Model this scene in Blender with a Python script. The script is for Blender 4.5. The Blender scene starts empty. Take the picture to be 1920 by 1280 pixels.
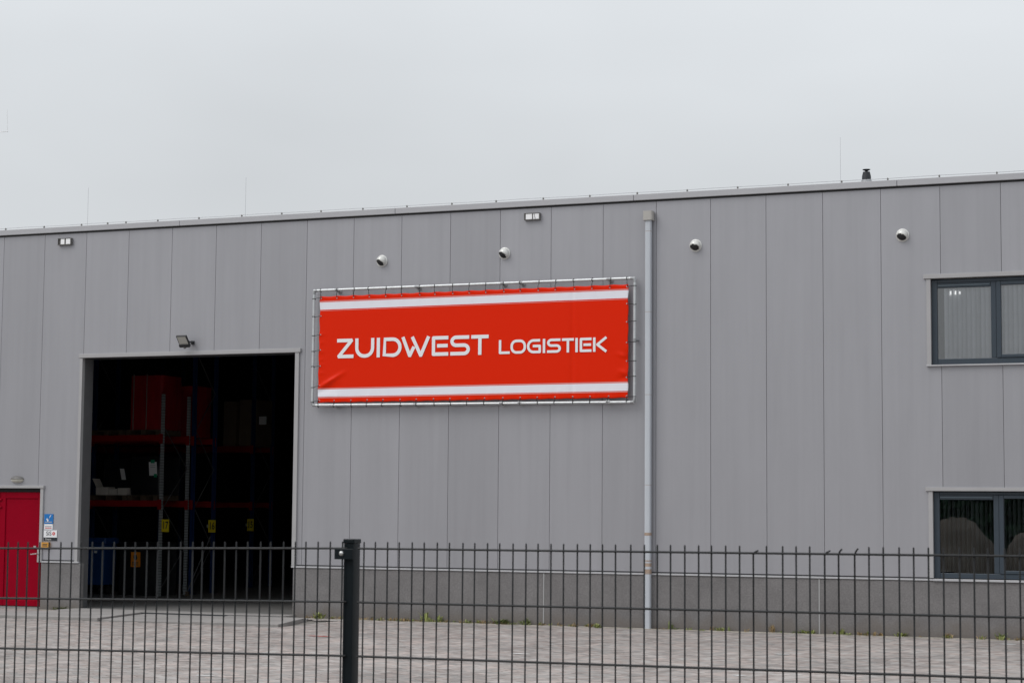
import bpy, math, random
import numpy as np
from mathutils import Vector, Matrix
random.seed(7); np.random.seed(7)
scene = bpy.context.scene
COL = scene.collection

# ------------------------------------------------------------------ camera
R_ = Vector((0.9262847, 0.37673636, 0.00814622)); U_ = Vector((0.02539517, -0.08397905, 0.99614387))
F_ = Vector((-0.37596773, 0.92250595, 0.08735579)); C_ = Vector((24.62482, -32.82090, 1.98843))
cd = bpy.data.cameras.new('camera'); cam = bpy.data.objects.new('camera', cd); COL.objects.link(cam)
cam.matrix_world = Matrix(((R_.x, U_.x, -F_.x, C_.x), (R_.y, U_.y, -F_.y, C_.y), (R_.z, U_.z, -F_.z, C_.z), (0, 0, 0, 1)))
cd.sensor_fit = 'HORIZONTAL'; cd.sensor_width = 36; cd.lens = 68.656
cd.clip_start = 0.1; cd.clip_end = 2000
cd.dof.use_dof = True; cd.dof.focus_distance = 37.0; cd.dof.aperture_fstop = 13
scene.camera = cam

# ------------------------------------------------------------------ sky and sun (overcast)
SUN_EL, SUN_AZ = math.radians(48), math.radians(222)   # compass style: light from the left of the camera, in front of the wall
world = bpy.data.worlds.new('World'); scene.world = world; world.use_nodes = True
wt = world.node_tree; wt.nodes.clear()
def wn(t, **k):
    n = wt.nodes.new(t)
    for a, b in k.items(): setattr(n, a, b)
    return n
sky = wn('ShaderNodeTexSky', sky_type='NISHITA', sun_disc=False)
sky.sun_elevation = SUN_EL; sky.sun_rotation = SUN_AZ; sky.dust_density = 4; sky.air_density = 1.5
skm = wn('ShaderNodeVectorMath', operation='SCALE'); skm.inputs['Scale'].default_value = 0.08
wt.links.new(sky.outputs['Color'], skm.inputs[0])
tc = wn('ShaderNodeTexCoord'); sep = wn('ShaderNodeSeparateXYZ'); wt.links.new(tc.outputs['Generated'], sep.inputs[0])
# overcast luminance rises towards the zenith (flattened CIE overcast)
mx = wn('ShaderNodeMath', operation='MAXIMUM'); mx.inputs[1].default_value = 0.0; wt.links.new(sep.outputs['Z'], mx.inputs[0])
lum = wn('ShaderNodeMath', operation='MULTIPLY_ADD'); lum.inputs[1].default_value = 0.72; lum.inputs[2].default_value = 0.60
wt.links.new(mx.outputs[0], lum.inputs[0])
nz = wn('ShaderNodeTexNoise'); nz.inputs['Scale'].default_value = 3.4; nz.inputs['Detail'].default_value = 3; nz.inputs['Roughness'].default_value = 0.5
mp = wn('ShaderNodeMapping'); mp.inputs['Scale'].default_value = (1, 1, 2.5); wt.links.new(tc.outputs['Generated'], mp.inputs[0]); wt.links.new(mp.outputs[0], nz.inputs['Vector'])
nr = wn('ShaderNodeMapRange'); nr.inputs['From Min'].default_value = 0.3; nr.inputs['From Max'].default_value = 0.7; nr.inputs['To Min'].default_value = 0.94; nr.inputs['To Max'].default_value = 1.065
wt.links.new(nz.outputs['Fac'], nr.inputs['Value'])
lm = wn('ShaderNodeMath', operation='MULTIPLY'); wt.links.new(lum.outputs[0], lm.inputs[0]); wt.links.new(nr.outputs[0], lm.inputs[1])
cl = wn('ShaderNodeVectorMath', operation='SCALE'); cl.inputs[0].default_value = (0.955, 0.995, 1.035)
wt.links.new(lm.outputs[0], cl.inputs['Scale'])
mixw = wn('ShaderNodeMix', data_type='RGBA'); mixw.inputs['Factor'].default_value = 0.94
wt.links.new(skm.outputs[0], mixw.inputs['A']); wt.links.new(cl.outputs[0], mixw.inputs['B'])
bg = wn('ShaderNodeBackground'); bg.inputs['Strength'].default_value = 1.0
wt.links.new(mixw.outputs['Result'], bg.inputs['Color'])
wo = wn('ShaderNodeOutputWorld'); wt.links.new(bg.outputs[0], wo.inputs['Surface'])
sl = bpy.data.lights.new('sun', 'SUN'); sl.energy = 1.3; sl.angle = math.radians(35); sl.color = (1, 0.97, 0.94)
so = bpy.data.objects.new('sun', sl); COL.objects.link(so)
sd = Vector((math.sin(SUN_AZ) * math.cos(SUN_EL), math.cos(SUN_AZ) * math.cos(SUN_EL), math.sin(SUN_EL)))
so.location = (0, -40, 40); so.rotation_euler = (-sd).to_track_quat('-Z', 'Y').to_euler()
scene.view_settings.view_transform = 'Standard'; scene.view_settings.look = 'None'
scene.view_settings.exposure = 0; scene.view_settings.gamma = 1

# ------------------------------------------------------------------ materials
MATS = {}
def mat(name, col, rough=0.6, metal=0.0, var=0.0, vscale=3.0, vstretch=(1, 1, 1), bump=0.0, bscale=40.0, coat=0.0, rnd=0.0, island=False, emit=0, spec=0.5, bstretch=(1, 1, 1)):
    m = bpy.data.materials.new(name); m.use_nodes = True; MATS[name] = m
    nt = m.node_tree; b = nt.nodes['Principled BSDF']
    b.inputs['Base Color'].default_value = (*col, 1); b.inputs['Roughness'].default_value = rough
    b.inputs['Metallic'].default_value = metal; b.inputs['Coat Weight'].default_value = coat
    b.inputs['Specular IOR Level'].default_value = spec
    if emit: b.inputs['Emission Color'].default_value = (*col, 1); b.inputs['Emission Strength'].default_value = emit
    tcn = nt.nodes.new('ShaderNodeTexCoord')
    fac = None
    if var:
        mpn = nt.nodes.new('ShaderNodeMapping'); mpn.inputs['Scale'].default_value = vstretch
        nt.links.new(tcn.outputs['Object'], mpn.inputs[0])
        nn = nt.nodes.new('ShaderNodeTexNoise'); nn.inputs['Scale'].default_value = vscale; nn.inputs['Detail'].default_value = 6; nn.inputs['Roughness'].default_value = 0.6
        nt.links.new(mpn.outputs[0], nn.inputs['Vector'])
        mr = nt.nodes.new('ShaderNodeMapRange'); mr.inputs['From Min'].default_value = 0.25; mr.inputs['From Max'].default_value = 0.75
        mr.inputs['To Min'].default_value = 1 - var; mr.inputs['To Max'].default_value = 1 + var
        nt.links.new(nn.outputs['Fac'], mr.inputs['Value']); fac = mr.outputs[0]
    if rnd:
        if island: src = nt.nodes.new('ShaderNodeNewGeometry').outputs['Random Per Island']
        else: src = nt.nodes.new('ShaderNodeObjectInfo').outputs['Random']
        mr = nt.nodes.new('ShaderNodeMapRange'); mr.inputs['To Min'].default_value = 1 - rnd; mr.inputs['To Max'].default_value = 1 + rnd
        nt.links.new(src, mr.inputs['Value'])
        if fac is None: fac = mr.outputs[0]
        else:
            mm = nt.nodes.new('ShaderNodeMath'); mm.operation = 'MULTIPLY'; nt.links.new(fac, mm.inputs[0]); nt.links.new(mr.outputs[0], mm.inputs[1]); fac = mm.outputs[0]
    if fac is not None:
        vm = nt.nodes.new('ShaderNodeVectorMath'); vm.operation = 'SCALE'; vm.inputs[0].default_value = col
        nt.links.new(fac, vm.inputs['Scale']); nt.links.new(vm.outputs[0], b.inputs['Base Color'])
    if bump:
        mpb = nt.nodes.new('ShaderNodeMapping'); mpb.inputs['Scale'].default_value = bstretch; nt.links.new(tcn.outputs['Object'], mpb.inputs[0])
        nb = nt.nodes.new('ShaderNodeTexNoise'); nb.inputs['Scale'].default_value = bscale; nb.inputs['Detail'].default_value = 4
        nt.links.new(mpb.outputs[0], nb.inputs['Vector'])
        bn = nt.nodes.new('ShaderNodeBump'); bn.inputs['Strength'].default_value = bump; bn.inputs['Distance'].default_value = 0.01
        nt.links.new(nb.outputs['Fac'], bn.inputs['Height']); nt.links.new(bn.outputs[0], b.inputs['Normal'])
    return m

def ramp(nt, src, lo, hi, stops, interp='CONSTANT'):
    mr = nt.nodes.new('ShaderNodeMapRange'); mr.inputs['From Min'].default_value = lo; mr.inputs['From Max'].default_value = hi
    nt.links.new(src, mr.inputs['Value'])
    cr = nt.nodes.new('ShaderNodeValToRGB'); cr.color_ramp.interpolation = interp
    e = cr.color_ramp.elements
    while len(e) < len(stops): e.new(0.5)
    for k, (p, c) in enumerate(stops):
        e[k].position = (p - lo) / (hi - lo); e[k].color = (*c, 1)
    nt.links.new(mr.outputs[0], cr.inputs[0]); return cr.outputs['Color']

# wall panels: silver grey coated steel with a fine vertical micro profile and faint weather streaks
m = mat('panel_steel', (0.353, 0.351, 0.374), rough=0.40, metal=0.35, var=0.05, vscale=1.3, vstretch=(1.6, 1, 0.22), rnd=0.04, spec=0.6)
nt = m.node_tree; b = nt.nodes['Principled BSDF']
tcn = nt.nodes.new('ShaderNodeTexCoord')
mps = nt.nodes.new('ShaderNodeMapping'); mps.inputs['Scale'].default_value = (9, 1, .16); nt.links.new(tcn.outputs['Object'], mps.inputs[0])
nst = nt.nodes.new('ShaderNodeTexNoise'); nst.inputs['Scale'].default_value = 1.0; nst.inputs['Detail'].default_value = 4; nt.links.new(mps.outputs[0], nst.inputs['Vector'])
rst = nt.nodes.new('ShaderNodeMapRange'); rst.inputs['From Min'].default_value = .3; rst.inputs['From Max'].default_value = .55; rst.inputs['To Min'].default_value = .972; rst.inputs['To Max'].default_value = 1.01; nt.links.new(nst.outputs['Fac'], rst.inputs['Value'])
vst = nt.nodes.new('ShaderNodeVectorMath'); vst.operation = 'SCALE'; nt.links.new(b.inputs['Base Color'].links[0].from_socket, vst.inputs[0]); nt.links.new(rst.outputs[0], vst.inputs['Scale']); nt.links.new(vst.outputs[0], b.inputs['Base Color'])
wv = nt.nodes.new('ShaderNodeTexWave'); wv.wave_type = 'BANDS'; wv.bands_direction = 'X'; wv.wave_profile = 'SIN'; wv.inputs['Scale'].default_value = 6.0; wv.inputs['Distortion'].default_value = 0.0
nt.links.new(tcn.outputs['Object'], wv.inputs['Vector'])
nb = nt.nodes.new('ShaderNodeTexNoise'); nb.inputs['Scale'].default_value = 0.9; nb.inputs['Detail'].default_value = 2
nt.links.new(tcn.outputs['Object'], nb.inputs['Vector'])
ad = nt.nodes.new('ShaderNodeMath'); ad.operation = 'MULTIPLY_ADD'; ad.inputs[1].default_value = 0.06
nt.links.new(wv.outputs['Fac'], ad.inputs[0]); nt.links.new(nb.outputs['Fac'], ad.inputs[2])
bn = nt.nodes.new('ShaderNodeBump'); bn.inputs['Strength'].default_value = 0.35; bn.inputs['Distance'].default_value = 0.012
nt.links.new(ad.outputs[0], bn.inputs['Height']); nt.links.new(bn.outputs[0], b.inputs['Normal'])

mat('trim_steel', (0.375, 0.37, 0.375), rough=0.4, var=0.05, vscale=2, spec=0.6)
mat('coping_steel', (0.41, 0.41, 0.43), rough=0.4, var=0.05, vscale=1.5, vstretch=(1, 1, 4), spec=0.6)
mat('cap_light', (0.43, 0.43, 0.445), rough=0.4, var=0.06, vscale=3)
mat('core_dark', (0.13, 0.13, 0.135), rough=0.8)
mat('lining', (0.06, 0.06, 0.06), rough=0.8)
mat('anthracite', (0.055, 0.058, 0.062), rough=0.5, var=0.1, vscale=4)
mat('reveal_grey', (0.12, 0.12, 0.125), rough=0.5, var=0.12, vscale=3)
mat('black', (0.012, 0.012, 0.013), rough=0.6)
mat('rubber', (0.02, 0.02, 0.02), rough=0.7)
m = mat('plinth_concrete', (0.178, 0.170, 0.170), rough=0.85, var=0.2, vscale=1.6, bump=0.5, bscale=60)
nt = m.node_tree; b = nt.nodes['Principled BSDF']   # exposed aggregate speckle
tcn = nt.nodes.new('ShaderNodeTexCoord'); vo = nt.nodes.new('ShaderNodeTexNoise'); vo.inputs['Scale'].default_value = 38; vo.inputs['Detail'].default_value = 3; vo.inputs['Roughness'].default_value = 0.7
nt.links.new(tcn.outputs['Object'], vo.inputs['Vector'])
mr = nt.nodes.new('ShaderNodeMapRange'); mr.inputs['From Min'].default_value = 0.35; mr.inputs['From Max'].default_value = 0.68; mr.inputs['To Min'].default_value = 0.84; mr.inputs['To Max'].default_value = 1.16
nt.links.new(vo.outputs['Fac'], mr.inputs['Value'])
vm = nt.nodes.new('ShaderNodeVectorMath'); vm.operation = 'SCALE'
src = b.inputs['Base Color'].links[0].from_socket
nt.links.new(src, vm.inputs[0]); nt.links.new(mr.outputs[0], vm.inputs['Scale']); nt.links.new(vm.outputs[0], b.inputs['Base Color'])
mat('sealant', (0.33, 0.33, 0.33), rough=0.7)
mat('slab_concrete', (0.29, 0.275, 0.265), rough=0.85, var=0.2, vscale=1.2, bump=0.25, bscale=30, rnd=0.05)
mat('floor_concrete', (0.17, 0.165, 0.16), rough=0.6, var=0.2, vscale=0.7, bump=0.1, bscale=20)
mat('paver', (0.300, 0.279, 0.268), rough=0.85, var=0.2, vscale=0.45, rnd=0.24, island=True, bump=0.3, bscale=60)
nt = MATS['paver'].node_tree; b = nt.nodes['Principled BSDF']
gi = nt.nodes.new('ShaderNodeNewGeometry'); wn_ = nt.nodes.new('ShaderNodeTexWhiteNoise'); wn_.noise_dimensions = '1D'; nt.links.new(gi.outputs['Random Per Island'], wn_.inputs['W'])
tn = nt.nodes.new('ShaderNodeMix'); tn.data_type = 'RGBA'; tn.inputs['A'].default_value = (1.06, .96, .92, 1); tn.inputs['B'].default_value = (1.0, 1.02, 1.02, 1); nt.links.new(wn_.outputs['Value'], tn.inputs['Factor'])
tcn = nt.nodes.new('ShaderNodeTexCoord'); mpn = nt.nodes.new('ShaderNodeMapping'); mpn.inputs['Scale'].default_value = (.22, .8, 1); nt.links.new(tcn.outputs['Object'], mpn.inputs[0])
ns = nt.nodes.new('ShaderNodeTexNoise'); ns.inputs['Scale'].default_value = 1.4; ns.inputs['Detail'].default_value = 5; nt.links.new(mpn.outputs[0], ns.inputs['Vector'])
sr = nt.nodes.new('ShaderNodeMapRange'); sr.inputs['From Min'].default_value = .35; sr.inputs['From Max'].default_value = .6; sr.inputs['To Min'].default_value = .88; sr.inputs['To Max'].default_value = 1.06; nt.links.new(ns.outputs['Fac'], sr.inputs['Value'])
m1 = nt.nodes.new('ShaderNodeVectorMath'); m1.operation = 'MULTIPLY'; nt.links.new(b.inputs['Base Color'].links[0].from_socket, m1.inputs[0]); nt.links.new(tn.outputs['Result'], m1.inputs[1])
m2 = nt.nodes.new('ShaderNodeVectorMath'); m2.operation = 'SCALE'; nt.links.new(m1.outputs[0], m2.inputs[0]); nt.links.new(sr.outputs[0], m2.inputs['Scale']); nt.links.new(m2.outputs[0], b.inputs['Base Color'])
# soil splashed up the foot of the plinth: a ragged brown band
nt = MATS['plinth_concrete'].node_tree; b = nt.nodes['Principled BSDF']
tcn = nt.nodes.new('ShaderNodeTexCoord'); sp = nt.nodes.new('ShaderNodeSeparateXYZ'); nt.links.new(tcn.outputs['Object'], sp.inputs[0])
ns = nt.nodes.new('ShaderNodeTexNoise'); ns.inputs['Scale'].default_value = 3.0; ns.inputs['Detail'].default_value = 5; nt.links.new(tcn.outputs['Object'], ns.inputs['Vector'])
ed = nt.nodes.new('ShaderNodeMath'); ed.operation = 'MULTIPLY_ADD'; ed.inputs[1].default_value = -.55; nt.links.new(ns.outputs['Fac'], ed.inputs[0]); nt.links.new(sp.outputs['Z'], ed.inputs[2])
er = nt.nodes.new('ShaderNodeMapRange'); er.inputs['From Min'].default_value = -.22; er.inputs['From Max'].default_value = .02; er.inputs['To Min'].default_value = .55; er.inputs['To Max'].default_value = 0; nt.links.new(ed.outputs[0], er.inputs['Value'])
mx_ = nt.nodes.new('ShaderNodeMix'); mx_.data_type = 'RGBA'; nt.links.new(er.outputs[0], mx_.inputs['Factor']); nt.links.new(b.inputs['Base Color'].links[0].from_socket, mx_.inputs['A']); mx_.inputs['B'].default_value = (.15, .125, .105, 1)
nt.links.new(mx_.outputs['Result'], b.inputs['Base Color'])
mat('paver_edge', (0.34, 0.31, 0.27), rough=0.85, var=0.15, vscale=2, rnd=0.15, island=True)
mat('sand', (0.20, 0.185, 0.17), rough=0.95, var=0.2, vscale=2, bump=0.3, bscale=80)
mat('soil', (0.12, 0.105, 0.088), rough=0.95, var=0.3, vscale=1.2, bump=0.8, bscale=6)
mat('red_door', (0.27, 0.0008, 0.013), rough=0.45, spec=0.05, var=0.06, vscale=2)
mat('white_plastic', (0.62, 0.62, 0.60), rough=0.4)
mat('steel_satin', (0.55, 0.55, 0.54), rough=0.35, metal=0.9)
mat('galvanised', (0.58, 0.60, 0.61), rough=0.38, metal=0.5, var=0.12, vscale=14)
mat('galv_dull', (0.36, 0.37, 0.38), rough=0.5, metal=0.5, var=0.15, vscale=20)
mat('vent_metal', (0.66, 0.66, 0.635), rough=0.35, metal=0.15)
mat('frame_blue_grey', (0.032, 0.046, 0.062), rough=0.42, var=0.08, vscale=3)
mat('grille', (0.09, 0.12, 0.145), rough=0.35)
mat('pipe_grey', (0.49, 0.52, 0.56), rough=0.45, var=0.05, vscale=3, vstretch=(1, 1, .4))
mat('hopper', (0.40, 0.385, 0.36), rough=0.6, var=0.1, vscale=8)
mat('tape_brown', (0.36, 0.27, 0.21), rough=0.6, var=0.2, vscale=25)
mat('fence_coat', (0.008, 0.009, 0.010), rough=0.45, var=0.15, vscale=12, spec=0.3)
mat('post_coat', (0.004, 0.0075, 0.010), rough=0.42, var=0.2, vscale=9, spec=0.22)
mat('blind_fabric', (0.80, 0.80, 0.82), rough=0.8, var=0.05, vscale=8, rnd=0.10)
mat('blind_dark', (0.16, 0.17, 0.17), rough=0.8, rnd=0.06)
mat('room_wall', (0.38, 0.37, 0.35), rough=0.9)
mat('tie_black', (0.012, 0.012, 0.012), rough=0.5)
mat('print_white', (0.80, 0.81, 0.83), rough=0.4)
mat('lamp_lens', (0.90, 0.90, 0.91), rough=0.25)
mat('lamp_lens_warm', (0.52, 0.50, 0.44), rough=0.3)
mat('flood_glass', (0.46, 0.455, 0.42), rough=0.25)
mat('flood_body', (0.018, 0.019, 0.022), rough=0.45)
mat('lamp_housing', (0.13, 0.125, 0.12), rough=0.5)
mat('sign_blue', (0.005, 0.16, 0.48), rough=0.4)
mat('sign_dark', (0.012, 0.018, 0.025), rough=0.4)
mat('sign_red', (0.60, 0.04, 0.04), rough=0.4)
mat('sign_amber', (0.62, 0.30, 0.04), rough=0.4)
mat('sign_yellow', (0.80, 0.62, 0.01), rough=0.5)
mat('sign_orange', (0.80, 0.27, 0.02), rough=0.5)
mat('ink', (0.03, 0.03, 0.035), rough=0.5)
mat('ink_faint', (0.40, 0.42, 0.44), rough=0.5)
mat('rack_blue', (0.006, 0.028, 0.11), rough=0.45, var=0.15, vscale=5)
mat('rack_red', (0.28, 0.006, 0.007), rough=0.45, var=0.15, vscale=3)
m = mat('rack_galv', (0.50, 0.53, 0.54), rough=0.45, metal=0.3)
nt = m.node_tree; tcn = nt.nodes.new('ShaderNodeTexCoord'); wv = nt.nodes.new('ShaderNodeTexWave'); wv.bands_direction = 'Z'; wv.inputs['Scale'].default_value = 5.0
nt.links.new(tcn.outputs['Object'], wv.inputs['Vector'])
cc = ramp(nt, wv.outputs['Fac'], 0, 1, [(0, (0.20, 0.215, 0.22)), (0.22, (0.42, 0.45, 0.46))]); nt.links.new(cc, nt.nodes['Principled BSDF'].inputs['Base Color'])
mat('bin_blue', (0.004, 0.05, 0.19), rough=0.5, var=0.1, vscale=3)
mat('cardboard', (0.20, 0.15, 0.10), rough=0.85, var=0.1, vscale=4, rnd=0.1)
mat('box_white', (0.62, 0.58, 0.52), rough=0.8, var=0.08, vscale=5, rnd=0.08)
mat('wrap_dark', (0.010, 0.011, 0.013), rough=0.4, var=0.3, vscale=4, bump=0.5, bscale=12)
mat('red_cloth', (0.30, 0.004, 0.009), rough=0.6, var=0.25, vscale=3, vstretch=(3, 3, .7), bump=0.5, bscale=5)
mat('strap', (0.25, 0.22, 0.20), rough=0.7)
mat('paper', (0.80, 0.80, 0.80), rough=0.8)
mat('tape_green', (0.01, 0.28, 0.14), rough=0.5)
mat('wood', (0.09, 0.065, 0.042), rough=0.85, var=0.2, vscale=6)
mat('leaf', (0.15, 0.18, 0.06), rough=0.6, rnd=0.35, island=True)
mat('leaf_light', (0.25, 0.28, 0.09), rough=0.6, rnd=0.3, island=True)
mat('leaf_dry', (0.27, 0.19, 0.09), rough=0.8, rnd=0.3, island=True)
mat('tree_leaf', (0.035, 0.085, 0.05), rough=0.7, rnd=0.4, island=True)
mat('bark', (0.09, 0.07, 0.055), rough=0.9, var=0.2, vscale=5)
mat('paint_white', (0.62, 0.62, 0.61), rough=0.7)
mat('paint_red', (0.50, 0.09, 0.07), rough=0.8)
mat('wire_metal', (0.42, 0.43, 0.45), rough=0.5, metal=0.2)
mat('cowl', (0.016, 0.019, 0.024), rough=0.55)
mat('roofing', (0.06, 0.06, 0.06), rough=0.9)
# window glass: clear pane with a mirror share that grows at grazing angles
def glass(name, tint):
    m = bpy.data.materials.new(name); m.use_nodes = True; MATS[name] = m; nt = m.node_tree; nt.nodes.clear()
    o = nt.nodes.new('ShaderNodeOutputMaterial'); mixs = nt.nodes.new('ShaderNodeMixShader')
    tr = nt.nodes.new('ShaderNodeBsdfTransparent'); tr.inputs[0].default_value = (*tint, 1)
    gl = nt.nodes.new('ShaderNodeBsdfGlossy'); gl.inputs['Roughness'].default_value = 0.005
    fr = nt.nodes.new('ShaderNodeFresnel'); fr.inputs['IOR'].default_value = 1.5
    mu = nt.nodes.new('ShaderNodeMath'); mu.operation = 'MULTIPLY'; mu.inputs[1].default_value = 4.0; mu.use_clamp = True
    nt.links.new(fr.outputs[0], mu.inputs[0]); nt.links.new(mu.outputs[0], mixs.inputs[0])
    nt.links.new(tr.outputs[0], mixs.inputs[1]); nt.links.new(gl.outputs[0], mixs.inputs[2]); nt.links.new(mixs.outputs[0], o.inputs['Surface'])
glass('window_glass', (0.89, 0.905, 0.92))
# banner cloth: red with white stripes and hairlines
m = mat('banner_cloth', (0.68, 0.03, 0.01), rough=0.32, spec=0.12)
nt = m.node_tree; b = nt.nodes['Principled BSDF']
tcn = nt.nodes.new('ShaderNodeTexCoord'); sp = nt.nodes.new('ShaderNodeSeparateXYZ'); nt.links.new(tcn.outputs['Object'], sp.inputs[0])
tl = nt.nodes.new('ShaderNodeMath'); tl.operation = 'MULTIPLY_ADD'; tl.inputs[1].default_value = -0.0030
nt.links.new(sp.outputs['X'], tl.inputs[0]); nt.links.new(sp.outputs['Z'], tl.inputs[2])
RED, WHT, PNK = (0.73, 0.019, 0.0), (0.78, 0.78, 0.84), (0.62, 0.30, 0.28)
off = -0.0030 * 3.1   # local X runs from 0 at the left end
cc = ramp(nt, tl.outputs[0], 0.0, 2.1, [(0, RED), (0.088 + off, PNK), (0.100 + off, RED), (0.108 + off, WHT), (0.252 + off, RED), (0.262 + off, PNK), (0.274 + off, RED),
                                   (1.735 + off, PNK), (1.747 + off, RED), (1.757 + off, WHT), (1.901 + off, RED), (1.911 + off, PNK), (1.923 + off, RED)])
nt.links.new(cc, b.inputs['Base Color'])

# ------------------------------------------------------------------ mesh helpers
class MB:
    def __init__(s): s.v = []; s.f = []
    def add(s, vs, fs):
        o = len(s.v); s.v += [tuple(p) for p in vs]; s.f += [tuple(o + i for i in f) for f in fs]; return s
    def box(s, x0, x1, y0, y1, z0, z1):
        return s.add([(x0, y0, z0), (x1, y0, z0), (x1, y1, z0), (x0, y1, z0), (x0, y0, z1), (x1, y0, z1), (x1, y1, z1), (x0, y1, z1)],
                     [(0, 3, 2, 1), (4, 5, 6, 7), (0, 1, 5, 4), (1, 2, 6, 5), (2, 3, 7, 6), (3, 0, 4, 7)])
    def obox(s, c, ax, ay, az):     # oriented box: centre + half axes
        c, ax, ay, az = map(Vector, (c, ax, ay, az)); vs = []
        for k in (-1, 1):
            for i, j in ((-1, -1), (1, -1), (1, 1), (-1, 1)): vs.append(c + ax * i + ay * j + az * k)
        return s.add(vs, [(0, 3, 2, 1), (4, 5, 6, 7), (0, 1, 5, 4), (1, 2, 6, 5), (2, 3, 7, 6), (3, 0, 4, 7)])
    def prism(s, poly, y0, y1):     # polygon in XZ extruded along Y
        n = len(poly)
        vs = [(x, y0, z) for x, z in poly] + [(x, y1, z) for x, z in poly]
        fs = [tuple(range(n)), tuple(range(2 * n - 1, n - 1, -1))] + [((i + 1) % n, i, n + i, n + (i + 1) % n) for i in range(n)]
        return s.add(vs, fs)
    def prismz(s, poly, z0, z1):    # polygon in XY extruded along Z
        n = len(poly)
        vs = [(x, y, z0) for x, y in poly] + [(x, y, z1) for x, y in poly]
        fs = [tuple(range(n - 1, -1, -1)), tuple(range(n, 2 * n))] + [(i, (i + 1) % n, n + (i + 1) % n, n + i) for i in range(n)]
        return s.add(vs, fs)
    def tube(s, pts, r, n=8, cap=True):
        pts = [Vector(p) for p in pts]; rs = r if isinstance(r, (list, tuple)) else [r] * len(pts); vs = []; fs = []
        for i, p in enumerate(pts):
            d = (pts[min(i + 1, len(pts) - 1)] - pts[max(i - 1, 0)]).normalized()
            a = d.orthogonal().normalized() if i == 0 else (a - d * a.dot(d)).normalized()
            bb = d.cross(a)
            for k in range(n):
                t = 2 * math.pi * k / n; vs.append(p + (a * math.cos(t) + bb * math.sin(t)) * rs[i])
        for i in range(len(pts) - 1):
            for k in range(n): fs.append((i * n + k, i * n + (k + 1) % n, (i + 1) * n + (k + 1) % n, (i + 1) * n + k))
        if cap: fs += [tuple(range(n - 1, -1, -1)), tuple(range((len(pts) - 1) * n, len(pts) * n))]
        return s.add(vs, fs)
    def lathe(s, prof, c=(0, 0, 0), n=16, axis='Z'):
        vs = []; fs = []
        for r, h in prof:
            for k in range(n):
                t = 2 * math.pi * k / n; p = (r * math.cos(t), r * math.sin(t), h)
                if axis == 'Y': p = (p[0], -h, p[1])
                vs.append((c[0] + p[0], c[1] + p[1], c[2] + p[2]))
        for i in range(len(prof) - 1):
            for k in range(n): fs.append((i * n + k, i * n + (k + 1) % n, (i + 1) * n + (k + 1) % n, (i + 1) * n + k))
        fs += [tuple(range(n - 1, -1, -1)), tuple(range((len(prof) - 1) * n, len(prof) * n))]
        return s.add(vs, fs)
    def mesh(s, name, material, smooth=False):
        me = bpy.data.meshes.new(name); me.from_pydata(s.v, [], s.f); me.materials.append(MATS[material]); me.update()
        if smooth:
            me.polygons.foreach_set('use_smooth', [True] * len(me.polygons))
            me.set_sharp_from_angle(angle=math.radians(40))
        return me
    def build(s, name, material, parent=None, loc=None, smooth=False, bevel=0, solid=0):
        o = link(name, s.mesh(name, material, smooth), parent, loc)
        if solid: md = o.modifiers.new('solid', 'SOLIDIFY'); md.thickness = solid
        if bevel: md = o.modifiers.new('bevel', 'BEVEL'); md.width = bevel; md.segments = 2; md.limit_method = 'ANGLE'
        return o
def link(name, data, parent=None, loc=None):
    o = bpy.data.objects.new(name, data); COL.objects.link(o)
    if parent: o.parent = parent
    if loc: o.location = loc
    return o
def tag(o, label=None, cat=None, group=None, kind=None):
    if label: o['label'] = label
    if cat: o['category'] = cat
    if group: o['group'] = group
    if kind: o['kind'] = kind
    return o
def empty(name, loc, label, cat, group=None):
    o = link(name, None, None, loc); o.empty_display_size = 0.2
    return tag(o, label, cat, group)
def copy_tree(o, parent=None):
    c = o.copy(); COL.objects.link(c); c.parent = parent
    for ch in [x for x in bpy.data.objects if x.parent == o]: copy_tree(ch, c)
    return c
def text_mesh(name, s, size, material, parent, loc, align='CENTER', sx=1.0, bold=0.0):
    cu = bpy.data.curves.new(name, 'FONT'); cu.body = s; cu.size = size; cu.align_x = align; cu.align_y = 'CENTER'; cu.offset = bold
    to = bpy.data.objects.new(name + '_tmp', cu); COL.objects.link(to)
    bpy.context.view_layer.update()
    me = bpy.data.meshes.new_from_object(to.evaluated_get(bpy.context.evaluated_depsgraph_get()))
    bpy.data.objects.remove(to); bpy.data.curves.remove(cu)
    me.transform(Matrix(((sx, 0, 0, 0), (0, 0, -1, 0), (0, 1, 0, 0), (0, 0, 0, 1))))
    me.materials.clear(); me.materials.append(MATS[material]); me.name = name
    return link(name, me, parent, loc)

# ================================================================== SETTING
tag(MB().add([(-300, -300, -.03), (300, -300, -.03), (300, 300, -.03), (-300, 300, -.03)], [(0, 1, 2, 3)]).build('ground', 'sand'), kind='structure')
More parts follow.
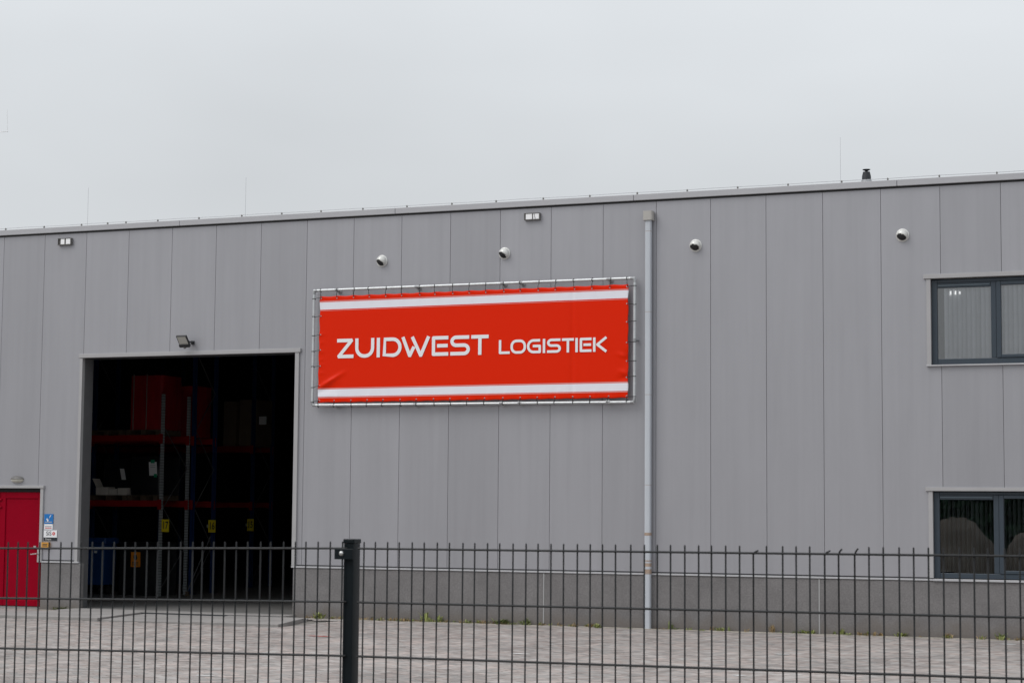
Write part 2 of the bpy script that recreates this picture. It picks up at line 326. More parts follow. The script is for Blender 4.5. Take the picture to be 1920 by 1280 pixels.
# brick paved yard in 45 degree herringbone: real pavers, joined (each is a pixel or two high in the picture)
APX0, APX1, APY0, APY1 = -1.90, 8.12, -2.82, -0.66
def in_slab(x, y): return (APX0 - .02 < x < APX1 + .02 and APY0 - .02 < y < APY1 + .05) or (1.9 < x < 6.95 and y > -0.72)
pv, pf = [], []
c45 = math.cos(math.pi / 4)
X0, X1, Y0, Y1 = -9, 31, -17, -0.14
def paver(cx, cy, hx, hy, ang, vv, ff, dz=0.0):
    ca, sa = math.cos(ang), math.sin(ang); o = len(vv); z = random.gauss(0, .0012) + dz; tx, ty = random.gauss(0, .006), random.gauss(0, .006)
    for zz, g in ((0, 0.0022), (-.006, 0.0004)):
        for i, j in ((-1, -1), (1, -1), (1, 1), (-1, 1)):
            a, b_ = i * (hx - g), j * (hy - g)
            vv.append((cx + a * ca - b_ * sa, cy + a * sa + b_ * ca, z + zz + a * tx + b_ * ty))
    ff.extend([(o, o + 1, o + 2, o + 3), (o + 4, o + 5, o + 1, o), (o + 5, o + 6, o + 2, o + 1), (o + 6, o + 7, o + 3, o + 2), (o + 7, o + 4, o, o + 3)])
W_ = 0.105
N_ = 420
for i in range(-N_, N_):
    for j in range(-N_, N_):
        k = (i - j) % 4
        if k == 0: u, v, hx, hy = (i + 1) * W_, (j + .5) * W_, W_, W_ / 2          # lying brick covers cells i, i+1
        elif k == 3: u, v, hx, hy = (i + .5) * W_, (j + 1) * W_, W_ / 2, W_        # standing brick covers cells j, j+1
        else: continue
        x = 11 + (u - v) * c45; y = -8 + (u + v) * c45
        if X0 < x < X1 and Y0 < y < Y1 - .06 and not in_slab(x, y): paver(x, y, hx - .0007, hy - .0007, math.pi / 4, pv, pf)
pm = MB(); pm.v, pm.f = pv, pf
po = tag(pm.build('brick_paving', 'paver'), 'grey pink brick paving of the yard in front of the hall', 'paving', kind='stuff')
po.location.z = -0.004
# pale border course along the foot of the wall
ev, ef = [], []
x = -8.0
while x < 31:
    if not (1.9 < x < 6.9):
        paver(x + .1, -0.125, .1, .05, 0, ev, ef, .004); paver(x + .05, -0.235, .1, .05, 0, ev, ef, .0)
    x += .204
em = MB(); em.v, em.f = ev, ef
tag(em.build('border_course', 'paver_edge'), 'pale row of border bricks along the foot of the wall', 'paving', kind='stuff')
# concrete slabs in front of the gate
ap = tag(link('concrete_apron', None), kind='structure')
for k, (x0, x1, sx, dz) in enumerate([(-1.88, .06, .0, .006), (.10, 2.09, .05, .012), (2.14, 3.96, .42, .050), (4.02, 5.83, .50, .022), (5.88, 7.50, .56, .040)]):
    s0 = .46 if k > 2 else (.42 if k == 3 else (0.05 if k == 1 else (.36 if k == 2 else 0)))
    poly = [(x0 + (0.44 if k >= 3 else (.08 if k == 2 else 0)), APY0), (x1 + sx, APY0 + .01 * k), (x1, APY1 - .06), (x0, APY1 - .06)]
    MB().prismz(poly, -.06, dz).build('concrete_slab', 'slab_concrete', ap, bevel=.006)
MB().prismz([(1.98, -.70), (6.9, -.62), (6.9, -.001), (1.98, -.001)], -.06, .048).build('threshold_slab', 'slab_concrete', ap, bevel=.008)
MB().prismz([(1.99, -.712), (6.9, -.632), (6.9, -.622), (1.99, -.702)], -.05, .045).build('threshold_edge_shade', 'anthracite', ap)  # added dark strip: colours in shade and dirt along the threshold front
MB().prismz([(6.93, -.66), (7.46, -.62), (7.30, -.27), (6.93, -.29)], -.06, .012).build('concrete_slab', 'slab_concrete', ap, bevel=.006)

# ================================================================== BUILDING
bld = empty('warehouse_building', (0, 0, 0), 'long grey steel clad warehouse with open gate, red door and two blue grey windows', 'building')
ZP, ZT = 0.984, 7.535
BX0, BX1 = -9, 31
g = .003
def panel(poly): MB().prism(poly, 0, .02).build('wall_panel', 'panel_steel', bld, bevel=.003)
for k in range(BX0, BX1):
    a, c = k + g, k + 1 - g
    if k in (3, 4, 5): panel([(a, 5.06), (c, 5.06), (c, ZT), (a, ZT)])
    elif k == 2: panel([(a, 5.06), (c, 5.06), (c, ZT), (a, ZT)])
    elif k == 6: panel([(a, 5.06), (6.85, 5.06), (6.85, ZP), (c, ZP), (c, ZT), (a, ZT)])
    elif k == 0: panel([(a, 2.44), (c, 2.44), (c, ZT), (a, ZT)])
    elif k == -1: panel([(-.93, ZP), (-.93, 2.44), (c, 2.44), (c, ZT), (a, ZT), (a, ZP)])
    elif k == 1: panel([(1.12, ZP), (1.96, ZP), (1.96, 5.03), (c, 5.03), (c, ZT), (a, ZT), (a, 2.44), (1.12, 2.44)])
    elif k == 18: panel([(a, ZP), (18.80, ZP), (18.80, 2.44), (c, 2.44), (c, 4.485), (18.80, 4.485), (18.80, 5.99), (c, 5.99), (c, ZT), (a, ZT)])
    elif k in (19, 20):
        panel([(a, 2.44), (c, 2.44), (c, 4.485), (a, 4.485)]); panel([(a, 5.99), (c, 5.99), (c, ZT), (a, ZT)])
    elif k == 21: panel([(a, 2.44), (21.95, 2.44), (21.95, ZP), (c, ZP), (c, ZT), (a, ZT), (a, 5.99), (21.95, 5.99), (21.95, 4.485), (a, 4.485)])
    else: panel([(a, ZP), (c, ZP), (c, ZT), (a, ZT)])
# dark core behind the joints, with the openings left free
core = MB()
for r in [(BX0, -.95, 0, 7.5), (-.95, 1.13, 2.45, 7.5), (1.13, 1.97, 0, 7.5), (1.97, 6.84, 5.07, 7.5), (6.84, 18.79, 0, 7.5), (18.79, 21.96, 0, .93), (18.79, 21.96, 2.45, 4.47), (18.79, 21.96, 6.0, 7.5), (21.96, BX1, 0, 7.5)]:
    core.box(r[0], r[1], .0205, .16, r[2], r[3])
core.build('wall_core', 'core_dark', bld)
# plinth of aggregate concrete, sealed joints
for x0, x1 in [(BX0, -.96), (1.14, 2.10), (6.83, 11.90), (11.918, 16.90), (16.918, 21.90), (21.918, 26.9), (26.918, BX1)]:
    MB().box(x0, x1, -.022, .07, -.05, .925).build('plinth_panel', 'plinth_concrete', bld, bevel=.012)
for x in (11.909, 16.909, 21.909, 26.909): MB().box(x - .012, x + .012, -.026, .05, -.02, .92).build('joint_sealant', 'sealant', bld)
for x0, x1 in [(BX0, -.97), (1.16, 2.04), (6.80, 18.83), (21.94, BX1)]:
    MB().box(x0, x1, -.040, .02, .928, .958).build('drip_flashing', 'cap_light', bld, bevel=.004)
MB().box(18.83, 21.94, -.055, .06, .925, .962).build('drip_flashing', 'cap_light', bld, bevel=.004)
# roof edge
for x0, x1 in zip([-9, -.55, 4.19, 8.88, 13.59, 18.29, 23.0, 27.7], [-.55, 4.19, 8.88, 13.59, 18.29, 23.0, 27.7, 31]):
    MB().prism([(x0 + .004, 7.555), (x1 - .004, 7.555), (x1 - .004, 7.664), (x0 + .004, 7.664)], -.055, .35).build('roof_coping', 'coping_steel', bld, bevel=.006)
MB().box(BX0, BX1, -.012, .07, 7.525, 7.556).build('shadow_gap_strip', 'black', bld)  # black strip puts the shadow line under the coping into colour
MB().box(BX0, BX1, .3, 30, 7.40, 7.50).build('roof_deck', 'roofing', bld)
# hall shell
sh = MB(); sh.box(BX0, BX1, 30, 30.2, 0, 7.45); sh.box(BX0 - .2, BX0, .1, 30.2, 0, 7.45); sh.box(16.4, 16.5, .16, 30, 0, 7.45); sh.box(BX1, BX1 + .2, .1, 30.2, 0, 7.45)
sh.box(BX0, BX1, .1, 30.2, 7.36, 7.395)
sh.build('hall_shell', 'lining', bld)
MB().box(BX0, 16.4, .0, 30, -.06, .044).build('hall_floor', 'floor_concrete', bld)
# gate frame
gt = MB().box(1.915, 6.918, -.045, .06, 5.0, 5.077).build('gate_lintel_flashing', 'trim_steel', bld, bevel=.005)
MB().box(1.932, 2.0, -.032, .06, .93, 4.997).build('gate_jamb_flashing', 'trim_steel', bld, bevel=.004)
MB().box(6.80, 6.885, -.032, .06, .962, 4.997).build('gate_jamb_flashing', 'trim_steel', bld, bevel=.004)
MB().box(1.935, 1.998, .062, .36, .02, 5.0).build('gate_side_guide', 'reveal_grey', bld, bevel=.004)
MB().box(6.80, 6.87, .062, .36, .02, 5.0).build('gate_side_guide', 'reveal_grey', bld, bevel=.004)
MB().box(1.9, 6.9, .1, .5, 5.0, 5.5).build('gate_head_box', 'anthracite', bld)
# red door: two leaves, each with a recessed field
rd = MB().box(-.93, 1.12, .11, .14, .03, 2.44).build('red_door', 'black', bld)
rd['label'] = 'red double door leaf beside the sign plates'
for x0, x1 in ((.05, 1.076), (-.90, .04)):
    lf = MB()
    lf.box(x0, x1, .075, .105, .05, 2.325)
    L = lf.build('door_leaf', 'red_door', rd, bevel=.004)
    fr = MB(); i0, i1 = x0 + .14, x1 - .10
    fr.box(x0 + .004, i0, .055, .0745, .054, 2.321); fr.box(i1, x1 - .004, .055, .0745, .054, 2.321); fr.box(i0 + .001, i1 - .001, .055, .0745, 2.20, 2.321); fr.box(i0 + .001, i1 - .001, .055, .0745, .054, .17)
    fr.build('door_leaf_frame', 'red_door', rd, bevel=.006)
hd = MB(); hd.box(.995, 1.035, .044, .054, .93, 1.20); hd.tube([(1.012, .05, 1.10), (1.012, .0, 1.10), (.87, .0, 1.085)], .011, 8)
hd.build('door_handle', 'steel_satin', rd)
hk = MB(); hk.box(.905, .965, .040, .054, 1.20, 1.255); hk.build('door_lock', 'steel_satin', rd)
for z in (2.17, 2.02): MB().tube([(-.02, .05, z), (.10, .05, z)], .022, 8).build('door_hinge', 'red_door', rd)
MB().box(-.98, 1.165, -.045, .07, 2.403, 2.458).build('door_head_flashing', 'trim_steel', bld, bevel=.004)
MB().box(1.080, 1.150, -.030, .07, .93, 2.401).build('door_jamb_flashing', 'trim_steel', bld, bevel=.004)
MB().box(-.99, -.92, -.030, .07, .93, 2.401).build('door_jamb_flashing', 'trim_steel', bld, bevel=.004)
MB().box(-.94, 1.12, -.03, .12, -.03, .028).build('door_step', 'slab_concrete', bld)

# windows
def window(z0, z1, gz0, gz1, hz0, hz1, lower):
    w = MB(); xa, xb = 18.835, 21.90; y0, y1 = .045, .115
    # outer frame rails and mullions (butted)
    w.box(xa, xa + .095, y0, y1, z0, z1); w.box(xb - .08, xb, y0, y1, z0, z1)
    w.box(xa + .096, xb - .081, y0, y1, z0, gz0 - .005); w.box(xa + .096, xb - .081, y0, y1, gz1 + .085, z1)
    for m0, m1 in ((19.812, 19.90), (20.93, 21.01)): w.box(m0, m1, y0, y1, gz0 - .004, gz1 + .084)
    wo_ = w.build('window', 'frame_blue_grey', bld, bevel=.008)
    wo_['label'] = 'lower window with dark reflecting panes' if lower else 'upper window with pale vertical blinds behind'
    s = MB(); sx0, sx1, sz0, sz1 = 19.902, 20.928, gz0 - .003, gz1 + .082   # opening sash
    s.box(sx0, sx0 + .075, .030, .10, sz0, sz1); s.box(sx1 - .075, sx1, .030, .10, sz0, sz1); s.box(sx0 + .076, sx1 - .076, .030, .10, sz0, sz0 + .055); s.box(sx0 + .076, sx1 - .076, .030, .10, sz1 - .06, sz1)
    s.build('sash', 'frame_blue_grey', wo_, bevel=.008)
    for p0, p1, q0, q1 in ((18.931, 19.811, gz0 - .004, gz1), (sx0 + .076, sx1 - .076, sz0 + .056, sz1 - .061), (21.011, 21.819, gz0 - .004, gz1 + .08)):
        MB().box(p0, p1, .078, .084, q0, q1).build('pane', 'window_glass', wo_)
    v = MB(); v.box(18.932, 19.81, .052, .11, gz1 + .002, gz1 + .083); v.build('vent_grille', 'frame_blue_grey', wo_, bevel=.004)
    MB().box(18.945, 19.795, .038, .0515, gz1 + .030, gz1 + .050).build('vent_louvre', 'grille', wo_, bevel=.003)
    MB().box(18.717, 22.0, -.05, .06, hz0, hz1).build('head_flashing', 'trim_steel', wo_, bevel=.004)
    MB().box(18.762, 18.832, -.032, .06, z0 - (.0 if lower else .01), hz0 - .002).build('jamb_flashing', 'trim_steel', wo_, bevel=.004)
    MB().box(21.905, 21.97, -.032, .06, z0, hz0 - .002).build('jamb_flashing', 'trim_steel', wo_, bevel=.004)
    if not lower: MB().prism([(18.755, 4.484), (21.98, 4.484), (21.98, 4.508), (18.755, 4.508)], -.055, .06).build('sill', 'cap_light', wo_, bevel=.003)
window(4.515, 5.945, 4.615, 5.80, 5.958, 6.030, False)
window(.972, 2.398, 1.062, 2.265, 2.408, 2.470, True)
# rooms behind the windows
for z0, z1 in ((.0, 3.2), (3.4, 7.3)):
    r = MB(); xa, xb, ya, yb = 17.2, 23.4, .165, 4.5
    vs = [(xa, ya, z0), (xb, ya, z0), (xb, yb, z0), (xa, yb, z0), (xa, ya, z1), (xb, ya, z1), (xb, yb, z1), (xa, yb, z1)]
    r.add(vs, [(0, 1, 2, 3), (7, 6, 5, 4), (1, 5, 6, 2), (2, 6, 7, 3), (3, 7, 4, 0)])
    r.build('room_lining', 'room_wall', bld)
MB().box(16.5, 23.6, .16, 6, 3.205, 3.395).build('storey_floor', 'lining', bld)

def blind(z0, z1, x0, x1, y, ang, material, label):
    B = empty('vertical_blind', (x0, y, z1), label, 'blind', 'vertical blinds behind the windows')
    MB().box(0, x1 - x0, -.02, .02, 0, .04).build('headrail', 'white_plastic', B)
    pitch, hw = .076, .0445
    n = int((x1 - x0) / pitch)
    ca, sa = math.cos(ang), math.sin(ang)
    me = MB(); h = z1 - z0; seg = 4
    vs = []; fs = []
    for i in range(seg + 1):
        t = -1 + 2 * i / seg; bow = .006 * (1 - t * t)
        px, py = hw * t * ca + bow * sa, hw * t * sa - bow * ca
        vs += [(px, py, -h), (px, py, 0)]
    for i in range(seg): fs.append((2 * i, 2 * i + 2, 2 * i + 3, 2 * i + 1))
    me.add(vs, fs); data = me.mesh('slat', material, smooth=True)
    for k in range(n):
        s = link('slat', data, B, (pitch * (k + .5), 0, 0)); s.rotation_euler.z = random.gauss(0, .05)
    return B
ub = blind(4.53, 5.93, 19.03, 21.9, .15, math.radians(38), 'blind_fabric', 'pale grey vertical blind almost closed behind the upper window')
mat('bar_glow', (1.0, 0.98, 0.94), emit=1.1)
lt = empty('glow_bars', (19.21, .118, 5.74), 'three small glowing bars added for bright marks at the top of the upper window', 'bright mark')  # added glowing bars make the bright marks; no lamp is known here
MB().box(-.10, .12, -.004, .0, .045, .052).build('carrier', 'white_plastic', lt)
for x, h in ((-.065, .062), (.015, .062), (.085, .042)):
    MB().box(x - .011, x + .011, -.012, -.004, -.02 - h / 2, -.02 + h / 2).build('glow_bar', 'bar_glow', lt)
blind(1.0, 2.38, 18.95, 21.9, .21, math.radians(66), 'blind_dark', 'dark vertical blind turned open behind the lower window')

# ================================================================== ROOF THINGS
wirez = 7.70
cw = empty('roof_lightning_conductor', (0, -.02, 7.664), 'thin lightning conductor wire on clips along the roof edge', 'conductor')
MB().tube([(x * .5, 0, wirez - 7.664 + .004 * math.sin(x * 1.7)) for x in range(-18, 62)], .005, 5).build('wire', 'wire_metal', cw)
clipm = MB().box(-.011, .011, -.012, .012, 0, .028).add([(-.017, -.012, .026), (.017, -.012, .026), (.017, .012, .026), (-.017, .012, .026), (0, 0, .052)], [(0, 1, 4), (1, 2, 4), (2, 3, 4), (3, 0, 4), (3, 2, 1, 0)]).mesh('clip', 'lamp_housing')
xs = [-3, -2, -1, .04, .98, 1.88, 2.50, 2.93, 3.67, 4.61, 5.57, 6.45, 7.3, 8.19, 9.11, 10.03, 10.92, 11.85, 12.75, 13.65, 14.58, 15.5, 16.4, 17.34, 18.13, 19.0, 19.95, 20.9, 21.8, 22.8]
for x in xs: link('clip', clipm, cw, (x, 0, 0))
for x, z1, lab in ((1.87, 8.478, 'thin roof rod on the far left above the double wall light'), (5.52, 8.476, 'thin roof rod above the right half of the open gate'), (17.27, 8.50, 'thin roof rod just left of the dark vent cowl')):
    rd_ = MB(); rd_.tube([(0, 0, 0), (0, 0, .05), (0, 0, z1 - 7.5)], [.010, .0032, .0024], 6); rd_.lathe([(.05, -.01), (.05, .02), (.02, .04)], n=10)
    tag(rd_.build('lightning_rod', 'wire_metal', None, (x, .2, 7.5)), lab, 'lightning rod', 'lightning rods on the roof edge')
vt = empty('roof_vent', (17.675, .42, 7.5), 'small dark tapered vent cowl on the roof edge at right', 'vent')
MB().lathe([(.10, 0), (.10, .22), (.088, .235), (.082, .235), (.078, .33), (.062, .40), (.062, .408)], n=16).build('cowl_body', 'cowl', vt, smooth=True)
MB().lathe([(.092, .215), (.096, .245), (.090, .26)], n=16).build('collar', 'galv_dull', vt, smooth=True)
MB().lathe([(.018, .40), (.024, .425), (.068, .446), (.068, .453)], n=16).build('cowl_cap', 'cowl', vt, smooth=True)
ms = empty('antenna_mast', (-6.2, 6, 7.45), 'pale thin aerial arm rising into the sky at the far left edge', 'antenna')
MB().tube([(0, 0, 0), (0, 0, 4.1)], .025, 8).build('mast', 'galv_dull', ms)
MB().tube([(0, 0, 3.72), (1.70, 0, 3.68)], .008, 6).build('arm', 'lamp_lens', ms)
MB().tube([(1.69, 0, 3.66), (1.66, 0, 4.22)], .006, 6).build('rod', 'lamp_lens', ms)

# ================================================================== THINGS ON THE WALL
# ball nose wall vents
def ball_vent(x, z, label, tilt=(0.0)):
    e = empty('ball_wall_vent', (x, 0, z), label, 'wall vent', 'ball shaped wall vents')
    MB().lathe([(.112, 0.001), (.112, .014), (.098, .022), (.09, .022)], n=24, axis='Y').build('flange', 'vent_metal', e, smooth=True)
    import bmesh
    for nm, r, mt, cut in (('ball', .100, 'vent_metal', True), ('duct', .088, 'black', False)):
        bm = bmesh.new(); bmesh.ops.create_uvsphere(bm, u_segments=28, v_segments=20, radius=r)
        kill = []
        d = Vector((-.10 + tilt, -.62, -.78)).normalized()
        for v in bm.verts:
            if v.co.y > .03: kill.append(v)
            elif cut and v.co.normalized().dot(d) > .62: kill.append(v)
        bmesh.ops.delete(bm, geom=kill, context='VERTS')
        me = bpy.data.meshes.new(nm); bm.to_mesh(me); bm.free(); me.materials.append(MATS[mt])
        me.polygons.foreach_set('use_smooth', [True] * len(me.polygons))
        o = link(nm, me, e, (0, -.025, 0))
        if cut: md = o.modifiers.new('solid', 'SOLIDIFY'); md.thickness = .004
ball_vent(8.60, 6.678, 'white ball shaped wall vent above the left part of the banner', -.25)
ball_vent(11.09, 6.715, 'white ball shaped wall vent above the middle of the banner', -.30)
ball_vent(14.73, 6.70, 'white ball shaped wall vent just right of the downpipe')
ball_vent(18.37, 6.715, 'white ball shaped wall vent on the right above the upper window corner', -.1)
# twin wall lights
def twin_light(x0, z0, w, h, label, two):
    e = empty('twin_wall_light', (x0, 0, z0), label, 'wall light', 'flat twin wall lights under the roof edge')
    MB().box(0, w, -.035, 0, 0, h).build('housing', 'lamp_housing', e, bevel=.004)
    fr_ = MB(); fr_.box(0, w, -.062, -.036, 0, .014); fr_.box(0, w, -.062, -.036, h - .010, h); fr_.box(w * .02 if two else 0, .012, -.062, -.036, .0145, h - .0105); fr_.box(w - .012, w, -.062, -.036, .0145, h - .0105); fr_.box(w * .52, w * .56, -.062, -.036, .0145, h - .0105)
    fr_.build('frame', 'lamp_housing', e)
    for a, c in (((.22, .51), (.60, .93)) if two else ((.10, .51), (.57, .95))):
        MB().box(w * a, w * c, -.055, -.036, .016, h - .012).build('lens', 'lamp_lens', e, bevel=.003)
    if not two: MB().obox((w * .68, -.058, h / 2), (.003, 0, 0), (0, .002, 0), (-.012, 0, h * .38)).build('pull_wire', 'tie_black', e)
twin_light(1.345, 7.29, .32, .140, 'flat twin wall light at far left, high above the gate corner', True)
twin_light(11.49, 7.30, .305, .130, 'flat twin wall light above the banner under the roof edge', False)
# floodlight above the gate
fl = empty('floodlight', (4.44, 0, 5.25), 'black floodlight tilted down above the open gate', 'floodlight')
ax = Vector((.115, 0, 0)); top = Vector((0, -.30, .11)); bot = Vector((0, -.13, -.085)); mid = (top + bot) / 2; av = (top - bot) / 2; nrm = ax.cross(av).normalized()
MB().obox(mid, ax, av, nrm * .018).build('body', 'flood_body', fl, bevel=.006)
fn = nrm if nrm.z < 0 or nrm.y < 0 else -nrm
if fn.y > 0: fn = -fn
MB().obox(mid + av * .18 + fn * .0195, ax * .84, av * .66, fn * .003).build('glass', 'flood_glass', fl)
MB().obox(mid - av * .74 + fn * .032, ax * .98, av * .24, fn * .014).build('driver_box', 'flood_body', fl, bevel=.004)
bk = MB(); bk.tube([(.114, -.20, .0), (.125, -.12, -.01), (.085, -.01, -.01)], .016, 6); bk.box(.055, .12, -.035, 0, -.04, .025); bk.build('bracket', 'flood_body', fl)
MB().lathe([(.012, 0), (.030, .018), (.030, .03)], c=(0, -.16, -.135), n=12).build('sensor', 'lamp_housing', fl, smooth=True)
# bulkhead light over the red door
bl = empty('bulkhead_light', (.50, 0, 2.575), 'oval bulkhead light with dark hood above the red door', 'wall light')
def half_oval(rx, ry, rz, z0, z1, n=20, m_=8):
    mb = MB(); vs = []; fs = []
    for i in range(m_ + 1):
        t = math.pi / 2 * i / m_
        for k in range(n):
            a = 2 * math.pi * k / n
            vs.append((rx * math.cos(a) * math.cos(t) if i < m_ else 0, -ry * math.sin(t), max(z0, min(z1, rz * math.sin(a) * math.cos(t)))))
    for i in range(m_):
        for k in range(n): fs.append((i * n + k, i * n + (k + 1) % n, (i + 1) * n + (k + 1) % n, (i + 1) * n + k))
    return mb.add(vs, fs)
half_oval(.150, .085, .068, -.07, .07).build('lens', 'lamp_lens_warm', bl, smooth=True)
half_oval(.160, .098, .078, .012, .08).build('hood', 'lamp_housing', bl, smooth=True)
# downpipe
dp = empty('downpipe', (13.887, -.09, 0), 'pale grey downpipe right of the banner with brown tape near its foot', 'downpipe')
def rrect(hx, hy, r, n=5):
    out = []
    for cx, cy, a0 in ((hx - r, hy - r, 0), (-hx + r, hy - r, 90), (-hx + r, -hy + r, 180), (hx - r, -hy + r, 270)):
        for i in range(n): a = math.radians(a0 + 90 * i / (n - 1)); out.append((cx + r * math.cos(a), cy + r * math.sin(a)))
    return out
zs = [-.02, .948, 2.5, 4.083, 5.547, 6.985, 7.20]
for z0, z1 in zip(zs, zs[1:]): MB().prismz(rrect(.053, .053, .024), z0, z1 - .007).build('pipe_section', 'pipe_grey', dp, smooth=True)
for z in zs[1:-1]: MB().prismz(rrect(.051, .051, .024), z - .012, z + .004).build('pipe_joint', 'tape_brown', dp)
hp = MB().prismz(rrect(.085, .080, .03), 7.175, 7.34).build('hopper', 'hopper', dp, smooth=True)
for z0, z1 in ((1.615, 1.665), (.955, 1.135), (1.165, 1.185)): MB().prismz(rrect(.0555, .0555, .025), z0, z1).build('tape', 'tape_brown', dp, smooth=True)
MB().prismz(rrect(.0565, .0565, .025), 1.03, 1.075).build('tape', 'pipe_grey', dp, smooth=True)
for z in (1.9, 3.3, 4.8, 6.3): MB().box(-.03, .03, .05, .088, z - .015, z + .015).build('bracket', 'galv_dull', dp)

# small sign plates beside the red door
def plate(name, x0, x1, z0, z1, material, label, y=-.012, group='sign plates beside the red door'):
    e = empty(name, ((x0 + x1) / 2, -.001, (z0 + z1) / 2), label, 'sign', group)
    hx, hz = (x1 - x0) / 2, (z1 - z0) / 2
    MB().box(-hx, hx, y, -.001, -hz, hz).build('plate', material, e)
    return e
s1 = plate('sign_plate', 1.183, 1.392, 1.70, 1.892, 'sign_blue', 'blue plate with white tick mark beside the red door')
MB().prism([(-.055, -.005), (-.03, .015), (-.012, -.03), (.055, .065), (.062, .085), (.028, .055), (-.012, -.065)], -.0150, -.0135).build('tick_mark', 'print_white', s1)
MB().box(-.085, .085, -.0150, -.0135, -.072, -.055).build('text_bar', 'ink_faint', s1)
s2 = plate('sign_plate', 1.187, 1.385, 1.585, 1.692, 'print_white', 'small white plate under the blue tick plate')
MB().box(-.08, .075, -.0150, -.0135, .0, .018).build('text_bar', 'ink_faint', s2); MB().box(-.075, .075, -.0150, -.0135, -.030, -.016).build('text_bar', 'sign_red', s2)
s3 = plate('sign_plate', 1.180, 1.492, 1.428, 1.570, 'print_white', 'white plate reading SiS with red dot')
text_mesh('lettering', 'SiS', .115, 'ink', s3, (-.035, -.0145, .005), bold=.001)
MB().lathe([(.034, 0), (.034, .002)], c=(.082, -.0125, .005), n=18, axis='Y').build('red_dot', 'sign_red', s3)
MB().prism([(-.008 + .082, -.005), (.012 + .082, -.005), (.012 + .082, .018), (.082, .022)], -.0165, -.0150).build('dot_mark', 'print_white', s3)
s4 = plate('sign_plate', 1.183, 1.492, 1.362, 1.426, 'sign_dark', 'narrow black plate under the SiS plate')
text_mesh('lettering', 'Depot', .055, 'paint_white', s4, (-.045, -.0145, -.002))
s5 = plate('sign_plate', 1.158, 1.335, 1.222, 1.330, 'sign_amber', 'small amber box plate lowest in the row beside the red door', y=-.05)
MB().box(-.06, .05, -.0530, -.0515, .012, .026).build('text_bar', 'ink', s5); MB().box(-.06, .05, -.0530, -.0515, -.022, -.004).build('text_bar', 'ink', s5)

# ================================================================== BANNER
BXO, BZO, BY = 7.365, 4.030, -.12
bn_ = empty('advertising_banner', (BXO, BY, BZO), 'red banner reading ZUIDWEST LOGISTIEK laced into a galvanised tube frame', 'banner')
BWd, BHt = 6.155, 2.005
def bdisp(x, z):
    # laced edges pull in, folds in the lower corners, faint vertical folds
    def fold(x0, z0, dx, dz, ln, w, a):
        l = math.hypot(dx, dz); dx, dz = dx / l, dz / l
        t = (x - x0) * dx + (z - z0) * dz; s = -(x - x0) * dz + (z - z0) * dx
        return a * math.exp(-(s / w) ** 2) * max(0, 1 - abs(t - ln * .4) / (ln * .7)) if -0.1 < t < ln * 1.2 else 0
    d = fold(0.02, .27, .36, .20, .62, .040, .034) + fold(.02, .22, .40, .08, .5, .05, -.014) + fold(.0, .12, .6, .02, .55, .03, .008)
    d += fold(6.15, .60, -.02, 1, .25, .05, -.022) + fold(6.15, .42, -.3, .10, .2, .04, .018) + fold(6.12, .72, -.3, .12, .2, .03, .014) + fold(6.14, .36, -.3, -.05, .2, .03, -.012)
    for zz in (.55, .72, .80, .95, 1.12, 1.28): d += fold(0, zz, .12, .02 * math.sin(zz * 40), .12, .018, .009)
    d -= .010 * math.exp(-((x - 5.10) / .04) ** 2) + .004 * math.exp(-((x - 5.25) / .10) ** 2)
    e = min(z, BHt - z)
    if e < .22:
        q = (x - .03) / .343; i = round(q); sd_ = math.sin(i * 12.9898 + (z > 1) * 4.1) * 43758.5453; sd_ -= math.floor(sd_)
        t = (q - i) * .343 - (sd_ - .5) * .5 * e
        d += (.003 + .009 * sd_) * math.exp(-(t / (.012 + .08 * e)) ** 2) * max(0, 1 - e / .22)
    d += .004 * math.cos(2 * math.pi * (x - .03) / .343) * math.exp(-e / .05)
    return -d
nx, nz_ = 246, 80
sh_ = MB()
for j in range(nz_ + 1):
    for i in range(nx + 1):
        x = BWd * i / nx; z = BHt * j / nz_
        ex = .006 * math.sin(2 * math.pi * (z + .05) / .34) * (math.exp(-x / .04) - math.exp(-(BWd - x) / .04))
        ez = .005 * math.cos(2 * math.pi * (x - .03) / .343) * (math.exp(-(BHt - z) / .04) - math.exp(-z / .04))
        lx = -.014 * (1 - j / nz_) * (1 - i / nx)
        sh_.v.append((x + ex + lx, bdisp(x, z), z + ez + .012 * (i / nx) * (j / nz_)))
for j in range(nz_):
    for i in range(nx):
        a = j * (nx + 1) + i; sh_.f.append((a, a + 1, a + nx + 2, a + nx + 1))
sheet = sh_.build('banner_sheet', 'banner_cloth', bn_, smooth=True, solid=.003)
# lettering: strokes as flat printed outlines
def stroke(pts, w, closed=False):
    pts = [Vector((a, b_)) for a, b_ in pts]; n = len(pts); L, Rr = [], []
    for i in range(n):
        if closed: d0 = (pts[i] - pts[i - 1]).normalized(); d1 = (pts[(i + 1) % n] - pts[i]).normalized()
        else:
            d0 = (pts[i] - pts[i - 1]).normalized() if i else None; d1 = (pts[i + 1] - pts[i]).normalized() if i < n - 1 else None
            d0 = d0 or d1; d1 = d1 or d0
        n0 = Vector((-d0.y, d0.x)); n1 = Vector((-d1.y, d1.x)); mm = (n0 + n1).normalized(); k = 1 / max(.30, mm.dot(n0)); h = w / 2
        turn = d0.x * d1.y - d0.y * d1.x
        if k > 1.25:   # blunt the outer corner
            if turn > 0: L.append([pts[i] + mm * h * k]); Rr.append([pts[i] - n0 * h + d0 * h * .35, pts[i] - n1 * h - d1 * h * .35])
            else: L.append([pts[i] + n0 * h + d0 * h * .35, pts[i] + n1 * h - d1 * h * .35]); Rr.append([pts[i] - mm * h * k])
        else: L.append([pts[i] + mm * h * k]); Rr.append([pts[i] - mm * h * k])
    return L, Rr
